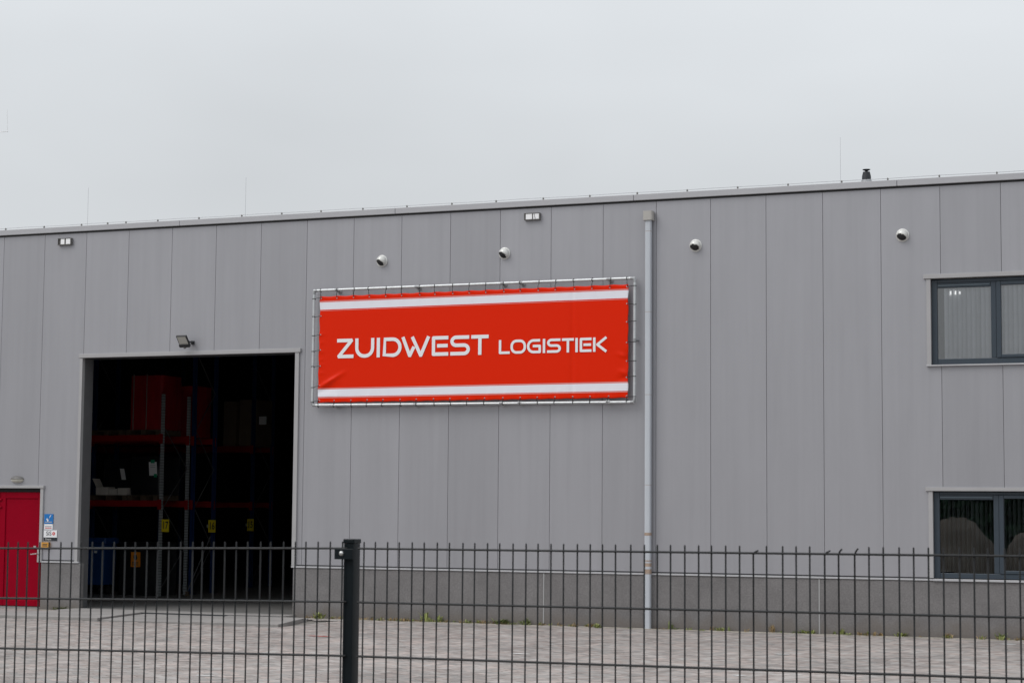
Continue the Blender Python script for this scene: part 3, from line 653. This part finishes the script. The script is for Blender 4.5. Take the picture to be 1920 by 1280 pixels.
def arc(cx, cy, rx, ry, a0, a1, n=9): return [(cx + rx * math.cos(math.radians(a0 + (a1 - a0) * i / n)), cy + ry * math.sin(math.radians(a0 + (a1 - a0) * i / n))) for i in range(n + 1)]
def letter(ch, W, H, s):
    h = s / 2; a, c, t, b_ = h, W - h, H - h, h
    r = .30 * H
    if ch == 'Z': return [[(0.01, t), (c - .01, t), (a + .015, b_), (W, b_)]]
    if ch == 'U': return [[(a, H)] + arc(a + .42 * H, b_ + .42 * H, .42 * H, .42 * H, 180, 270) + arc(c - .42 * H, b_ + .42 * H, .42 * H, .42 * H, 270, 360) + [(c, H)]]
    if ch == 'I': return [[(W / 2, 0), (W / 2, H)]]
    if ch == 'D':
        rr = (t - b_) / 2
        return [('closed', [(a, b_)] + arc(c - rr, b_ + rr, rr, rr, -90, 90, 16) + [(a, t)])]
    if ch == 'O':
        rr = (t - b_) * .44
        return [('closed', arc(c - rr, b_ + rr, rr, rr, -90, 0) + arc(c - rr, t - rr, rr, rr, 0, 90) + arc(a + rr, t - rr, rr, rr, 90, 180) + arc(a + rr, b_ + rr, rr, rr, 180, 270))]
    if ch == 'E': return [[(W, t), (a, t), (a, b_), (W, b_)], [(W * .32, H * .51), (W * .965, H * .51)]]
    if ch == 'S':
        m_ = H * .51; r1 = (t - m_) / 2; r2 = (m_ - b_) / 2
        return [[(W * .96, t)] + arc(a + r1 + .01, t - r1, r1 + .01, r1, 90, 270, 12) + arc(c - r2 - .01, b_ + r2, r2 + .01, r2, 90, -90, 12) + [(0.0, b_)]]
    if ch == 'T': return [[(0, t), (W, t)], [(W / 2, 0), (W / 2, t - h - .0005)]]
    if ch == 'L': return [[(a, H), (a, b_), (W, b_)]]
    if ch == 'G':
        rr = (t - b_) / 2
        return [[(W * .94, t)] + arc(a + rr, t - rr, rr, rr, 90, 270, 14) + [(c, b_), (c, H * .51), (W * .42, H * .51)]]
    if ch == 'K': return [[(a, 0), (a, H)], [(W - h * .8, H), (s * 1.45 + h * .6, H * .5), (W - h * .8, 0)]]
    if ch == 'W': return [[(W * .068, H), (W * .305, h * .5), (W * .445, H * .50)], [(W * .385, H), (W * .675, h * .5), (W * .935, H)]]
def put_letters(word, xs, z0, H, s):
    for k, ch in enumerate(word):
        x0, x1 = xs[2 * k] - BXO, xs[2 * k + 1] - BXO
        mb = MB()
        for q, st in enumerate(letter(ch, x1 - x0, H, s)):
            closed = isinstance(st, tuple); pts = st[1] if closed else st
            L, Rr = stroke(pts, s, closed); y = -.0075 - .0008 * q
            P = lambda v: (x0 + v.x, y, z0 - BZO + v.y)
            if closed:
                l = [p for g_ in L for p in g_]; r_ = [p for g_ in Rr for p in g_]; n = len(L)
                vs = [P(g_[0]) for g_ in L] + [P(g_[0]) for g_ in Rr]
                mb.add(vs, [(i, (i + 1) % n, n + (i + 1) % n, n + i) for i in range(n)])
            else:
                for i in range(len(pts) - 1):
                    quad = [L[i][-1], L[i + 1][0], Rr[i + 1][0], Rr[i][-1]]
                    mb.add([P(v) for v in quad], [(0, 1, 2, 3)])
                for i in range(1, len(pts) - 1):
                    if len(L[i]) == 2: mb.add([P(L[i][0]), P(L[i][1]), P(Rr[i][0])], [(0, 1, 2)])
                    if len(Rr[i]) == 2: mb.add([P(Rr[i][0]), P(Rr[i][1]), P(L[i][0])], [(0, 1, 2)])
        mb.build('letter', 'print_white', sheet)
put_letters('ZUIDWEST', [7.733, 8.092, 8.126, 8.522, 8.572, 8.642, 8.699, 9.087, 9.070, 9.677, 9.704, 10.036, 10.077, 10.469, 10.495, 10.839], 4.856, .366, .066)
put_letters('LOGISTIEK', [11.043, 11.258, 11.272, 11.574, 11.593, 11.865, 11.901, 11.947, 11.983, 12.250, 12.269, 12.499, 12.526, 12.573, 12.609, 12.833, 12.862, 13.133], 4.860, .256, .047)
# tube frame
fx0, fx1, fz0, fz1 = 7.234 - BXO, 13.640 - BXO, 3.965 - BZO, 6.155 - BZO
def tubeobj(p, q): MB().tube([p, q], .0255, 12).build('frame_tube', 'galvanised', bn_, smooth=True)
tubeobj((fx0, 0, fz1), (fx1, 0, fz1 - .002)); tubeobj((fx0, 0, fz0 + .016), (fx1, 0, fz0 - .012)); tubeobj((fx0, 0, fz0 + .04), (fx0, 0, fz1 - .02)); tubeobj((fx1, 0, fz0 + .02), (fx1, 0, fz1 - .02))
for cx, cz, sx, sz in ((fx0, fz1, 1, -1), (fx1, fz1, -1, -1), (fx0, fz0 + .014, 1, 1), (fx1, fz0 - .012, -1, 1)):
    MB().tube([(cx + .075 * sx, 0, cz), (cx + .02 * sx, 0, cz + .003 * sz), (cx + .004 * sx, 0, cz + .02 * sz), (cx, 0, cz + .075 * sz)], [.027, .029, .029, .027], 12).build('corner_fitting', 'galv_dull', bn_, smooth=True)
for xx in (7.72, 9.38, 11.10, 11.46, 13.15):
    for zz in (fz1, fz0 + .004):
        cp = MB(); cp.tube([(xx - BXO - .035, 0, zz), (xx - BXO + .035, 0, zz)], .0285, 12); cp.tube([(xx - BXO, 0, zz - .02), (xx - BXO, .1, zz - .02)], .02, 10); cp.lathe([(.045, -.119), (.045, -.108), (.025, -.10)], c=(xx - BXO, 0, zz - .02), n=14, axis='Y')
        cp.build('wall_bracket', 'galv_dull', bn_, smooth=True)
cp = MB(); cp.tube([(fx1, 0, .99), (fx1, 0, 1.05)], .0285, 12); cp.tube([(fx1, 0, 1.02), (fx1 + .03, .1, 1.02)], .02, 10); cp.build('wall_bracket', 'galv_dull', bn_, smooth=True)
topx = [7.39, 7.72, 8.07, 8.4, 8.74, 9.07, 9.44, 9.75, 10.11, 10.44, 10.77, 11.13, 11.45, 11.8, 12.13, 12.5, 12.83, 13.17, 13.5]
botx = [7.36, 7.7, 8.05, 8.39, 8.72, 9.07, 9.4, 9.75, 10.08, 10.43, 10.77, 11.13, 11.47, 11.8, 12.14, 12.48, 12.81, 13.16, 13.5]
eye = MB().lathe([(.012, .006), (.012, .009), (.006, .009)], n=10, axis='Y').mesh('eyelet', 'galvanised')
def tie(tp, ep, horiz):
    mb = MB(); n = 10; j = random.uniform(-.012, .012)
    ring = []
    for k in range(n + 1):
        a = 2 * math.pi * k / n
        ring.append((tp[0] + (j * math.sin(a) if horiz else .029 * math.cos(a)), .029 * math.sin(a) - .001, tp[1] + (.029 * math.cos(a) if horiz else j * math.sin(a))))
    mb.tube(ring, .0065, 5, cap=False)
    mid_ = ((tp[0] + ep[0]) / 2 + random.uniform(-.008, .008), -.030, (tp[1] + ep[1]) / 2 + random.uniform(-.008, .004))
    st = (tp[0] + (0 if horiz else (.024 if ep[0] > tp[0] else -.024)), -.012, tp[1] + ((.024 if ep[1] > tp[1] else -.024) if horiz else 0))
    mb.tube([st, mid_, (ep[0], -.012, ep[1])], .0058, 5)
    mb.build('lacing_tie', 'tie_black', bn_)
    link('eyelet', eye, sheet, (ep[0], 0, ep[1]))
for x in topx: tie((x - BXO + random.uniform(-.015, .025), fz1), (x - BXO + .005, BHt - .035), True)
for x in botx: tie((x - BXO + random.uniform(-.02, .02), fz0), (x - BXO, .035), True)
for z in (6.005, 5.66, 5.3, 5.0, 4.71, 4.33, 4.05): tie((fx0, z - BZO - random.uniform(0, .02)), (.025, z - BZO + random.uniform(-.01, .035)), False)
for z in (6.015, 5.69, 5.39, 5.02, 4.68, 4.41, 4.05): tie((fx1, z - BZO), (BWd - .025, z - BZO + random.uniform(-.02, .02)), False)

# ================================================================== HALL CONTENTS
def rack(x1, y0, y1, height, bays, mfront, mback, levels, label, braces=True):
    e = empty('pallet_rack', (x1, y0, .044), label, 'pallet rack', 'pallet racks inside the hall')
    d = y1 - y0; bw = 2.75
    for k in range(bays + 1):
        x = -k * bw
        for yy, mt in ((0, mfront), (d, mback)):
            u = MB(); w_ = .028 if mt == 'rack_galv' else .05; u.box(x - .09, x - .07, yy - w_, yy + w_, 0, height); u.box(x - .0695, x - .02, yy - w_, yy - w_ + .006, 0, height); u.box(x - .0695, x - .02, yy + w_ - .006, yy + w_, 0, height); u.box(x - .13, x + .04, yy - .07, yy + .07, 0, .008)
            u.build('upright', mt, e)
        if braces:
            bz = MB(); z = .2; s = 0
            while z + .9 < height:
                p, q = ((0.055, d - .055), (d - .055, .055))[s % 2]
                bz.tube([(x - .04, p, z), (x - .04, q, z + .9)], .009, 6); z += .9; s += 1
            bz.build('diagonal_bracing', 'reveal_grey', e)
    for k in range(bays):
        for z in levels:
            for yy in (-.02, d + .02):
                xa, xb = -(k + 1) * bw + .002, -k * bw - .092
                MB().box(xa + .01, xb - .01, yy - .025, yy + .025, z - .14, z).build('beam', 'rack_red', e, bevel=.006)
                MB().box(xb - .01, xb + .085, yy - .06, yy - .0515, z - .20, z + .02).build('beam_connector', 'rack_red', e)
    return e
rack(.53, 5.40, 6.50, 4.58, 2, 'rack_galv', 'rack_galv', (2.16, 3.65), 'nearest pallet rack with galvanised perforated uprights and red beams')
rack(.53, 6.75, 7.70, 6.2, 2, 'rack_blue', 'rack_blue', (2.16, 3.65), 'blue pallet rack directly behind the nearest one, next to sign 16')
rack(-.42, 11.2, 12.2, 6.2, 2, 'rack_blue', 'rack_blue', (2.16, 3.60), 'deepest blue pallet rack in the hall, next to sign 15')
rack(3.6, 11.2, 12.2, 6.2, 1, 'rack_blue', 'rack_blue', (2.16, 3.60), 'dim blue pallet rack in the right half of the gate opening')
def num_sign(x0, x1, y, z0, z1, txt, label):
    e = empty('row_number_sign', ((x0 + x1) / 2, y, (z0 + z1) / 2), label, 'sign', 'yellow row number signs')
    hx, hz = (x1 - x0) / 2, (z1 - z0) / 2
    MB().box(-hx, hx, -.004, 0, -hz, hz).build('plate', 'sign_yellow', e)
    MB().box(-hx - .05, -hx + .02, .001, .03, -.04, .04).build('holder', 'galv_dull', e)
    text_mesh('lettering', txt, .235, 'ink', e, (0, -.006, 0), sx=.66, bold=.005)
num_sign(.545, .74, 5.33, 1.50, 1.78, '17', 'yellow sign with number 17 on the nearest rack post')
num_sign(.385, .585, 7.63, 1.47, 1.765, '16', 'yellow sign with number 16 on the second rack')
num_sign(-.57, -.375, 11.13, 1.475, 1.785, '15', 'dim yellow sign with number 15 deepest in the hall')
# pallets and loads
def pallet(x0, x1, y0, y1, z, label):
    e = empty('pallet', ((x0 + x1) / 2, (y0 + y1) / 2, z), label, 'pallet', 'wooden pallets on the racks')
    hx, hy = (x1 - x0) / 2, (y1 - y0) / 2
    for k in range(5):
        yy = -hy + (2 * hy - .1) * k / 4; MB().box(-hx, hx, yy, yy + .1, .098, .12).build('deck_board', 'wood', e)
    for xx in (-hx, -.06, hx - .12):
        MB().box(xx, xx + .12, -hy, hy, .02, .0975).build('bearer', 'wood', e); MB().box(xx, xx + .12, -hy, hy, 0, .0195).build('foot_board', 'wood', e)
def carton(x0, x1, y0, y1, z0, z1, label, material='box_white', flaps=True, group='cartons on the racks'):
    e = empty('carton', ((x0 + x1) / 2, (y0 + y1) / 2, z0), label, 'box', group)
    hx, hy, h = (x1 - x0) / 2, (y1 - y0) / 2, z1 - z0; t = .006
    b_ = MB(); b_.box(-hx, hx, -hy, -hy + t, 0, h); b_.box(-hx, hx, hy - t, hy, 0, h); b_.box(-hx, -hx + t, -hy + t + .001, hy - t - .001, 0, h); b_.box(hx - t, hx, -hy + t + .001, hy - t - .001, 0, h); b_.box(-hx + t + .001, hx - t - .001, -hy + t + .001, hy - t - .001, 0, t)
    b_.build('body', material, e)
    if flaps:
        f = MB(); f.obox((-hx - .05, 0, h + .10), (.003, 0, 0), (0, hy * .98, 0), (-.055, 0, .10)); f.build('flap', material, e)
    else: MB().box(-hx, hx, -hy, hy, h + .001, h + .006).build('lid', material, e)
def load(x0, x1, y0, y1, z0, z1, material, name, label, cat):
    mb = MB(); n = 7; vs = []; fs = []
    ring = rrect((x1 - x0) / 2, (y1 - y0) / 2, .08, 5); m_ = len(ring)
    for i in range(n + 1):
        z = (z1 - z0) * i / n
        for x, y in ring: k = 1 + random.uniform(-.02, .015); vs.append((x * k, y * k, z))
    for i in range(n):
        for k in range(m_): fs.append((i * m_ + k, i * m_ + (k + 1) % m_, (i + 1) * m_ + (k + 1) % m_, (i + 1) * m_ + k))
    fs += [tuple(range(m_ - 1, -1, -1)), tuple(range(n * m_, (n + 1) * m_))]
    e = empty(name, ((x0 + x1) / 2, (y0 + y1) / 2, z0), label, cat)
    mb.add(vs, fs).build('wrapped_body', material, e, smooth=True)
    return e
RA = 2.204; RB = 3.694
pallet(-1.45, -.45, 5.40, 6.3, RA, 'wooden pallet under the open cartons on the lower beam')
pallet(-.42, .38, 5.40, 6.3, RA, 'wooden pallet right of the open cartons on the lower beam')
pallet(-.50, .40, 5.40, 6.3, RB, 'wooden pallet under the red strapped load')
pallet(-1.50, -.60, 5.40, 6.3, RB, 'empty wooden pallet left of the red load on the upper beam')
carton(-1.30, -.98, 5.42, 5.72, RA + .122, RA + .30, 'tall pale carton with its flap standing up on the lower beam')
carton(-.96, -.73, 5.42, 5.70, RA + .122, RA + .26, 'middle pale carton of the three on the lower beam', flaps=False)
carton(-.71, -.46, 5.42, 5.70, RA + .122, RA + .275, 'rightmost pale carton of the three on the lower beam', flaps=False)
load(-1.42, -.55, 5.85, 6.30, RA + .122, RA + .95, 'wrap_dark', 'wrapped_load', 'dark wrapped load behind the open cartons', 'load')
load(-.40, .42, 5.44, 6.3, RA + .122, RA + 1.0, 'wrap_dark', 'wrapped_load', 'dark wrapped load carrying the white sheet with green tape', 'load')
rl = load(-.46, .42, 5.44, 6.3, RB + .122, 5.06, 'red_cloth', 'red_load', 'tall red covered load with pale straps on the upper beam', 'load')
for xx in (-.33, .02): MB().box(xx, xx + .022, -.455, -.445, -.01, 1.28).build('strap', 'strap', rl)
load(.0 - .6, .45, 6.85, 7.6, RB + .001, 4.9, 'red_cloth', 'red_load', 'dim red load behind the nearest rack', 'load')
def note(x0, x1, z0, z1, y, tilt, tape, label):
    e = empty('paper_note', ((x0 + x1) / 2, y, (z0 + z1) / 2), label, 'paper')
    hx, hz = (x1 - x0) / 2, (z1 - z0) / 2
    MB().obox((0, 0, 0), (hx, 0, 0), (0, .0015, 0), (tilt, 0, hz)).build('sheet', 'paper', e)
    if tape:
        MB().box(-hx * .45 + tilt, hx * .5 + tilt, -.006, -.003, hz - .03, hz + .05).build('tape', 'tape_green', e); MB().box(hx * .3, hx * 1.05, -.006, -.003, -hz - .04, -hz + .04).build('tape', 'tape_green', e)
        for q in (.5, .2): MB().box(-hx * .7, hx * .6, -.0035, -.0022, hz * q, hz * q + .012).build('print_line', 'ink_faint', e)
note(.12, .33, 2.77, 3.08, 5.42, -.012, True, 'white paper sheet held by green tape inside the gate')
note(-.90, -.78, 2.68, 2.94, 5.82, -.03, False, 'small tilted white paper above the open cartons')
wc = empty('waste_container', (-1.60, 5.72, .044), 'blue plastic waste container at the left inside the gate', 'container')
bb = MB(); vs = []
for z, k in ((.22, .90), (1.15, 1.0)):
    vs += [(x * k, y * k, z) for x, y in rrect(.56, .27, .06, 4)]
m_ = 16
bb.add(vs, [(i, (i + 1) % m_, m_ + (i + 1) % m_, m_ + i) for i in range(m_)] + [tuple(range(m_ - 1, -1, -1)), tuple(range(m_, 2 * m_))]).build('body', 'bin_blue', wc, smooth=True)
MB().prismz(rrect(.60, .30, .06, 4), 1.152, 1.30).build('lid', 'bin_blue', wc, bevel=.03)
MB().box(-.30, .30, -.295, -.275, 1.02, 1.07).build('handle', 'bin_blue', wc)
MB().box(.28, .36, -.278, -.270, .95, 1.0).build('sticker', 'paper', wc)
for xx in (-.42, .42):
    for yy in (-.16, .16):
        w_ = MB(); w_.tube([(xx - .03, yy, .09), (xx + .03, yy, .09)], .09, 14); w_.box(xx - .012, xx + .012, yy - .02, yy + .02, .09, .235); w_.build('caster', 'rubber', wc)
load(-.75, .36, 5.56, 6.35, .044, 1.25, 'wrap_dark', 'wrapped_load', 'dark wrapped load on the floor carrying the orange sign', 'load')
os_ = empty('warning_sign', (-.25, 5.53, .86), 'orange warning sign low inside the gate', 'sign')
MB().box(-.125, .125, -.004, 0, -.17, .17).build('plate', 'sign_orange', os_)
MB().prism([(-.05, .02), (.0, -.02), (.055, .03), (.03, .10), (-.03, .12), (-.06, .08)], -.0065, -.005).build('pictogram', 'ink', os_)
for q in (-.07, -.10, -.13): MB().box(-.09, .08, -.0065, -.005, q, q + .014).build('text_bar', 'ink', os_)
k = 0
for x0, x1, z0, z1, lab, mt in ((-1.42, -1.05, 3.645, 4.80, 'dim brown stacked carton far left in the back rack', 'cardboard'), (-.95, -.45, 3.645, 4.84, 'dim brown stacked carton beside sign 15 high in the back rack', 'cardboard'), (1.0, 1.5, 3.645, 4.45, 'dim carton with white label in the back rack at right', 'cardboard'), (1.6, 2.2, 3.645, 4.40, 'dim carton right of the one with the white label', 'cardboard'), (2.3, 2.9, 3.645, 4.6, 'dim carton farthest right in the back rack', 'cardboard')):
    carton(x0, x1, 11.3, 12.1, z0, z1, lab, mt, False, 'cartons in the back rack')
note(-.28, -.06, 4.19, 4.40, 11.13, 0, False, 'dim white label high on the deepest rack')
st_ = empty('broom', (2.1, 5.2, .044), 'small broom leaning low between the rack posts', 'broom')
MB().tube([(0, 0, .1), (.25, .55, 1.35)], .012, 6).build('handle', 'reveal_grey', st_); MB().box(-.04, .04, -.03, .03, 0, .10).build('brush', 'wood', st_)
st_.location = (.85, 6.0, .044)

# ================================================================== FENCE
FX, FY, FA = 21.2465, -26.2109, 0.0156
fca, fsa = math.cos(FA), math.sin(FA)
TOPZ = 1.8507
def fpos(t, n=0.0, z=0.0): return (FX + t * fca - n * fsa, FY + t * fsa + n * fca, z)
wm = {}
def fence_panel(t0, slope, bent, label, zref):
    e = empty('mesh_fence_panel', fpos(t0, 0, 0), label, 'fence panel', 'double wire fence panels')
    e.rotation_euler.z = FA
    L = 2.5
    if 'v' not in wm:
        wm['v'] = MB().tube([(0, 0, .05), (0, 0, 1.8735), (0, 0, 1.8765)], [.0031, .0031, .0016], 8).mesh('vertical_wire', 'fence_coat', smooth=True)
        wm['h'] = MB().tube([(-.018, 0, 0), (L + .018, 0, 0)], .0038, 8).mesh('horizontal_wire', 'fence_coat', smooth=True)
    for i in range(51):
        x = .05 * i; dz = zref + slope * x - TOPZ
        if i in bent:
            bx, bz_ = bent[i]
            me = MB().tube([(0, 0, .05), (0, 0, 1.848), (bx * .35, -.004, 1.848 + bz_ * .55), (bx, -.012, 1.848 + bz_)], [.0031, .0031, .0031, .0028], 8).mesh('vertical_wire', 'fence_coat', smooth=True)
        else: me = wm['v']
        o = link('vertical_wire', me, e, (x + random.gauss(0, .0008), 0, dz)); o.rotation_euler.y = random.gauss(0, .0012)
    for k in range(9):
        for s in (-1, 1):
            o = link('horizontal_wire', wm['h'], e, (0, s * .0072, zref - .2 * k)); o.rotation_euler.y = -slope
    return e
ZR = TOPZ + .0036 * .0885
fence_panel(-2.5, .0141, {}, 'fence panel left of the dark post in front of the gate', TOPZ - .0141 * 2.5)
fence_panel(.0885, .0036, {30: (.020, .012), 35: (.022, .014), 36: (.014, .020), 37: (.014, .022)}, 'fence panel right of the dark post with four bent wire tips', ZR)
fence_panel(2.677, .0036, {}, 'next fence panel beyond the right edge of the picture', TOPZ + .0036 * 2.677)
def fence_post(t, label):
    e = empty('fence_post', fpos(t, .042, 0), label, 'fence post', 'fence posts'); e.rotation_euler.z = FA
    MB().prismz(rrect(.0205, .0305, .004, 3), -.05, 1.8685).build('post', 'post_coat', e, bevel=0, smooth=True)
    MB().prismz(rrect(.0235, .0335, .005, 3), 1.869, 1.886).build('post_cap', 'post_coat', e, bevel=.003)
    for z in (1.832, 1.432, 1.032, .632, .232):
        c_ = MB(); c_.box(-.046, .030, -.0575, -.0505, z - .022, z + .018); c_.box(-.046, -.040, -.0500, -.028, z - .022, z + .018)
        if z > 1.8:
            cl_ = c_.build('clamp', 'post_coat', e, bevel=.002)
            MB().lathe([(.0095, 0), (.0095, .003), (.007, .0065), (.003, .008)], c=(-.016, -.0575, z + .0), n=14, axis='Y').build('bolt', 'steel_satin', cl_, smooth=True)
fence_post(.0215, 'dark square fence post with cap and clamp bolt')
fence_post(2.61, 'dark fence post just beyond the right edge of the picture')
fence_post(-2.56, 'dark fence post beyond the left edge of the picture')

# ================================================================== WEEDS AND MARKS
def weed(x, y, h, n, spread, material, label, wide=.012, group='weeds along the foot of the wall', into=None):
    mb = MB()
    for k in range(n):
        a = random.uniform(0, 2 * math.pi); l = h * random.uniform(.3, .85); lean = random.uniform(.1, .9) * spread
        bx, by = random.gauss(0, spread * .25), random.gauss(0, .02)
        dx, dy = math.cos(a) * lean, math.sin(a) * lean * .5; w = wide * random.uniform(.6, 1.2)
        px, py = -math.sin(a) * w, math.cos(a) * w
        if abs(px) < w * .4: px = w * .8
        p1 = (bx + dx * .45, by + dy * .45, l * .62); p2 = (bx + dx, by + dy, l * (.95 if random.random() < .6 else .65))
        mb.add([(bx - px * .4, by - py * .4, 0), (bx + px * .4, by + py * .4, 0), (p1[0] + px, p1[1] + py, p1[2]), (p1[0] - px, p1[1] - py, p1[2]), p2], [(0, 1, 2, 3), (3, 2, 4)])
    if into is not None: return into.add([(a + x, b_ + min(y, -.07), c) for a, b_, c in mb.v], mb.f)
    o = mb.build('weed', material, None, (x, min(y, -.07), 0)); tag(o, label, 'weed', group)
weed(7.48, -.20, .17, 60, .16, 'leaf_light', 'bright bushy weed at the right corner of the gate', .016)
weed(9.62, -.09, .24, 22, .14, 'leaf_light', 'tall pale green weed right of the fence post', .020)
weed(9.93, -.09, .18, 24, .10, 'leaf_light', 'upright weed just right of the tall pale one', .016)
weed(11.15, -.12, .15, 70, .28, 'leaf', 'widest weed patch left of the white plinth joint', .014)
weed(11.60, -.10, .18, 30, .18, 'leaf', 'dark green weed touching the white plinth joint', .012)
weed(1.72, -.08, .11, 70, .34, 'leaf', 'weeds between the red door and the gate', .012)
weed(13.02, -.30, .10, 40, .09, 'leaf_light', 'small bright weed left of the downpipe foot', .016)
weed(14.30, -.10, .20, 20, .08, 'leaf', 'slim weed right of the downpipe foot', .010)
weed(16.12, -.09, .20, 30, .10, 'leaf_dry', 'dry tuft at the plinth in the right half', .008)
weed(16.75, -.12, .09, 50, .20, 'leaf_light', 'low weed patch just left of the second plinth joint', .014)
weed(17.30, -.09, .15, 28, .08, 'leaf_light', 'upright weed right of the second plinth joint', .012)
weed(18.30, -.10, .10, 44, .18, 'leaf_light', 'low weed below the corner of the lower window', .014)
weed(19.05, -.09, .13, 26, .12, 'leaf_dry', 'thin dry weed under the lower window', .008)
weed(19.93, -.10, .18, 34, .12, 'leaf', 'green weed nearest the right edge of the picture', .012)
cover = {'leaf_dry': MB(), 'leaf': MB(), 'leaf_light': MB()}
for k in range(150):
    x = random.choice([random.uniform(7.2, 13.6), random.uniform(14, 22), random.uniform(8.0, 13.0)])
    mt = random.choice(['leaf_dry', 'leaf_dry', 'leaf', 'leaf_light'])
    weed(x, random.uniform(-.20, -.06), random.uniform(.04, .12), random.randint(6, 16), random.uniform(.05, .16), mt, '', .008, '', cover[mt])
for mt, lab in (('leaf_dry', 'dry brown litter and grass in the joint along the plinth'), ('leaf', 'low dark green growth in the joint along the plinth'), ('leaf_light', 'low pale green growth in the joint along the plinth')):
    tag(cover[mt].build('joint_growth', mt), lab, 'weeds', kind='stuff')
def splat(x, y, rx, ry, material, name, label, cat='mark', z=.0035):
    n = 14; pts = [(math.cos(2 * math.pi * k / n) * rx * random.uniform(.6, 1.1), math.sin(2 * math.pi * k / n) * ry * random.uniform(.6, 1.1), 0) for k in range(n)]
    tag(MB().add(pts, [tuple(range(n))]).build(name, material, None, (x, y, z)), label, cat, 'marks on the paving')
splat(5.25, -1.75, .22, .22, 'paint_red', 'paint_mark', 'red paint mark on the concrete slab in front of the gate', z=.0205)
splat(14.2, -6.83, .16, .07, 'paint_white', 'paint_mark', 'short white mark on the paving right of the fence post')
splat(17.56, -5.13, .13, .06, 'paint_white', 'paint_mark', 'white dash on the paving in the right half')
splat(12.2, -12.1, .16, .05, 'paint_white', 'paint_mark', 'white mark at the lower edge of the picture below the gate')
splat(18.0, -9.0, .10, .08, 'paint_white', 'paint_mark', 'small white mark at the lower edge right of the downpipe')
splat(20.2, -1.2, .16, .08, 'paint_white', 'paint_mark', 'white mark on the paving under the lower window')
splat(9.9, -4.75, .22, .06, 'paint_red', 'paint_mark', 'faint red line on the paving left of the fence post')

# ================================================================== ACROSS THE STREET (seen mirrored in the lower panes)
def heap(x, y, rx, ry, h, label):
    mb = MB(); n, m_ = 28, 10; vs = [(0, 0, h)]; fs = []
    for i in range(1, m_ + 1):
        t = i / m_; z = h * (1 - t ** 2.3)
        for k in range(n):
            a = 2 * math.pi * k / n; q = 1 + .06 * math.sin(3 * a + i) + random.uniform(-.03, .03)
            vs.append((rx * t * math.cos(a) * q, ry * t * math.sin(a) * q, max(-.04, z + random.uniform(-.10, .08))))
    for k in range(n): fs.append((0, 1 + k, 1 + (k + 1) % n))
    for i in range(m_ - 1):
        for k in range(n): a = 1 + i * n; fs.append((a + k, a + n + k, a + n + (k + 1) % n, a + (k + 1) % n))
    tag(mb.add(vs, fs).build('earth_heap', 'soil', None, (x, y, 0), smooth=True), label, 'earth heap', 'earth heaps across the street')
heap(12.75, -39, 1.7, 1.6, 1.93, 'brown earth heap mirrored in the left pane of the lower window')
heap(15.6, -39.3, 1.5, 1.4, 1.6, 'brown earth heap mirrored in the right pane of the lower window')
tv, tf = [], []
for k in range(30000):
    x = random.uniform(-22, 40); top_ = 6.0 + 1.4 * math.sin(x * .5) + math.sin(x * 1.3 + 1)
    z = random.uniform(0, 1) ** .8 * top_; y = -72 + random.gauss(0, 1.2); s = random.uniform(.25, .6); o = len(tv)
    a = Vector((random.gauss(0, 1), random.gauss(0, 1), random.gauss(0, 1))).normalized(); b_ = a.orthogonal().normalized()
    for q in (a * s, b_ * s * .6, -a * s, -b_ * s * .6): tv.append((x + q.x, y + q.y, max(.02, z + q.z)))
    tf.append((o, o + 1, o + 2, o + 3))
tm = MB(); tm.v, tm.f = tv, tf
tag(tm.build('tree_belt', 'tree_leaf'), 'dark green belt of trees across the street mirrored in the lower window', 'trees', kind='stuff')
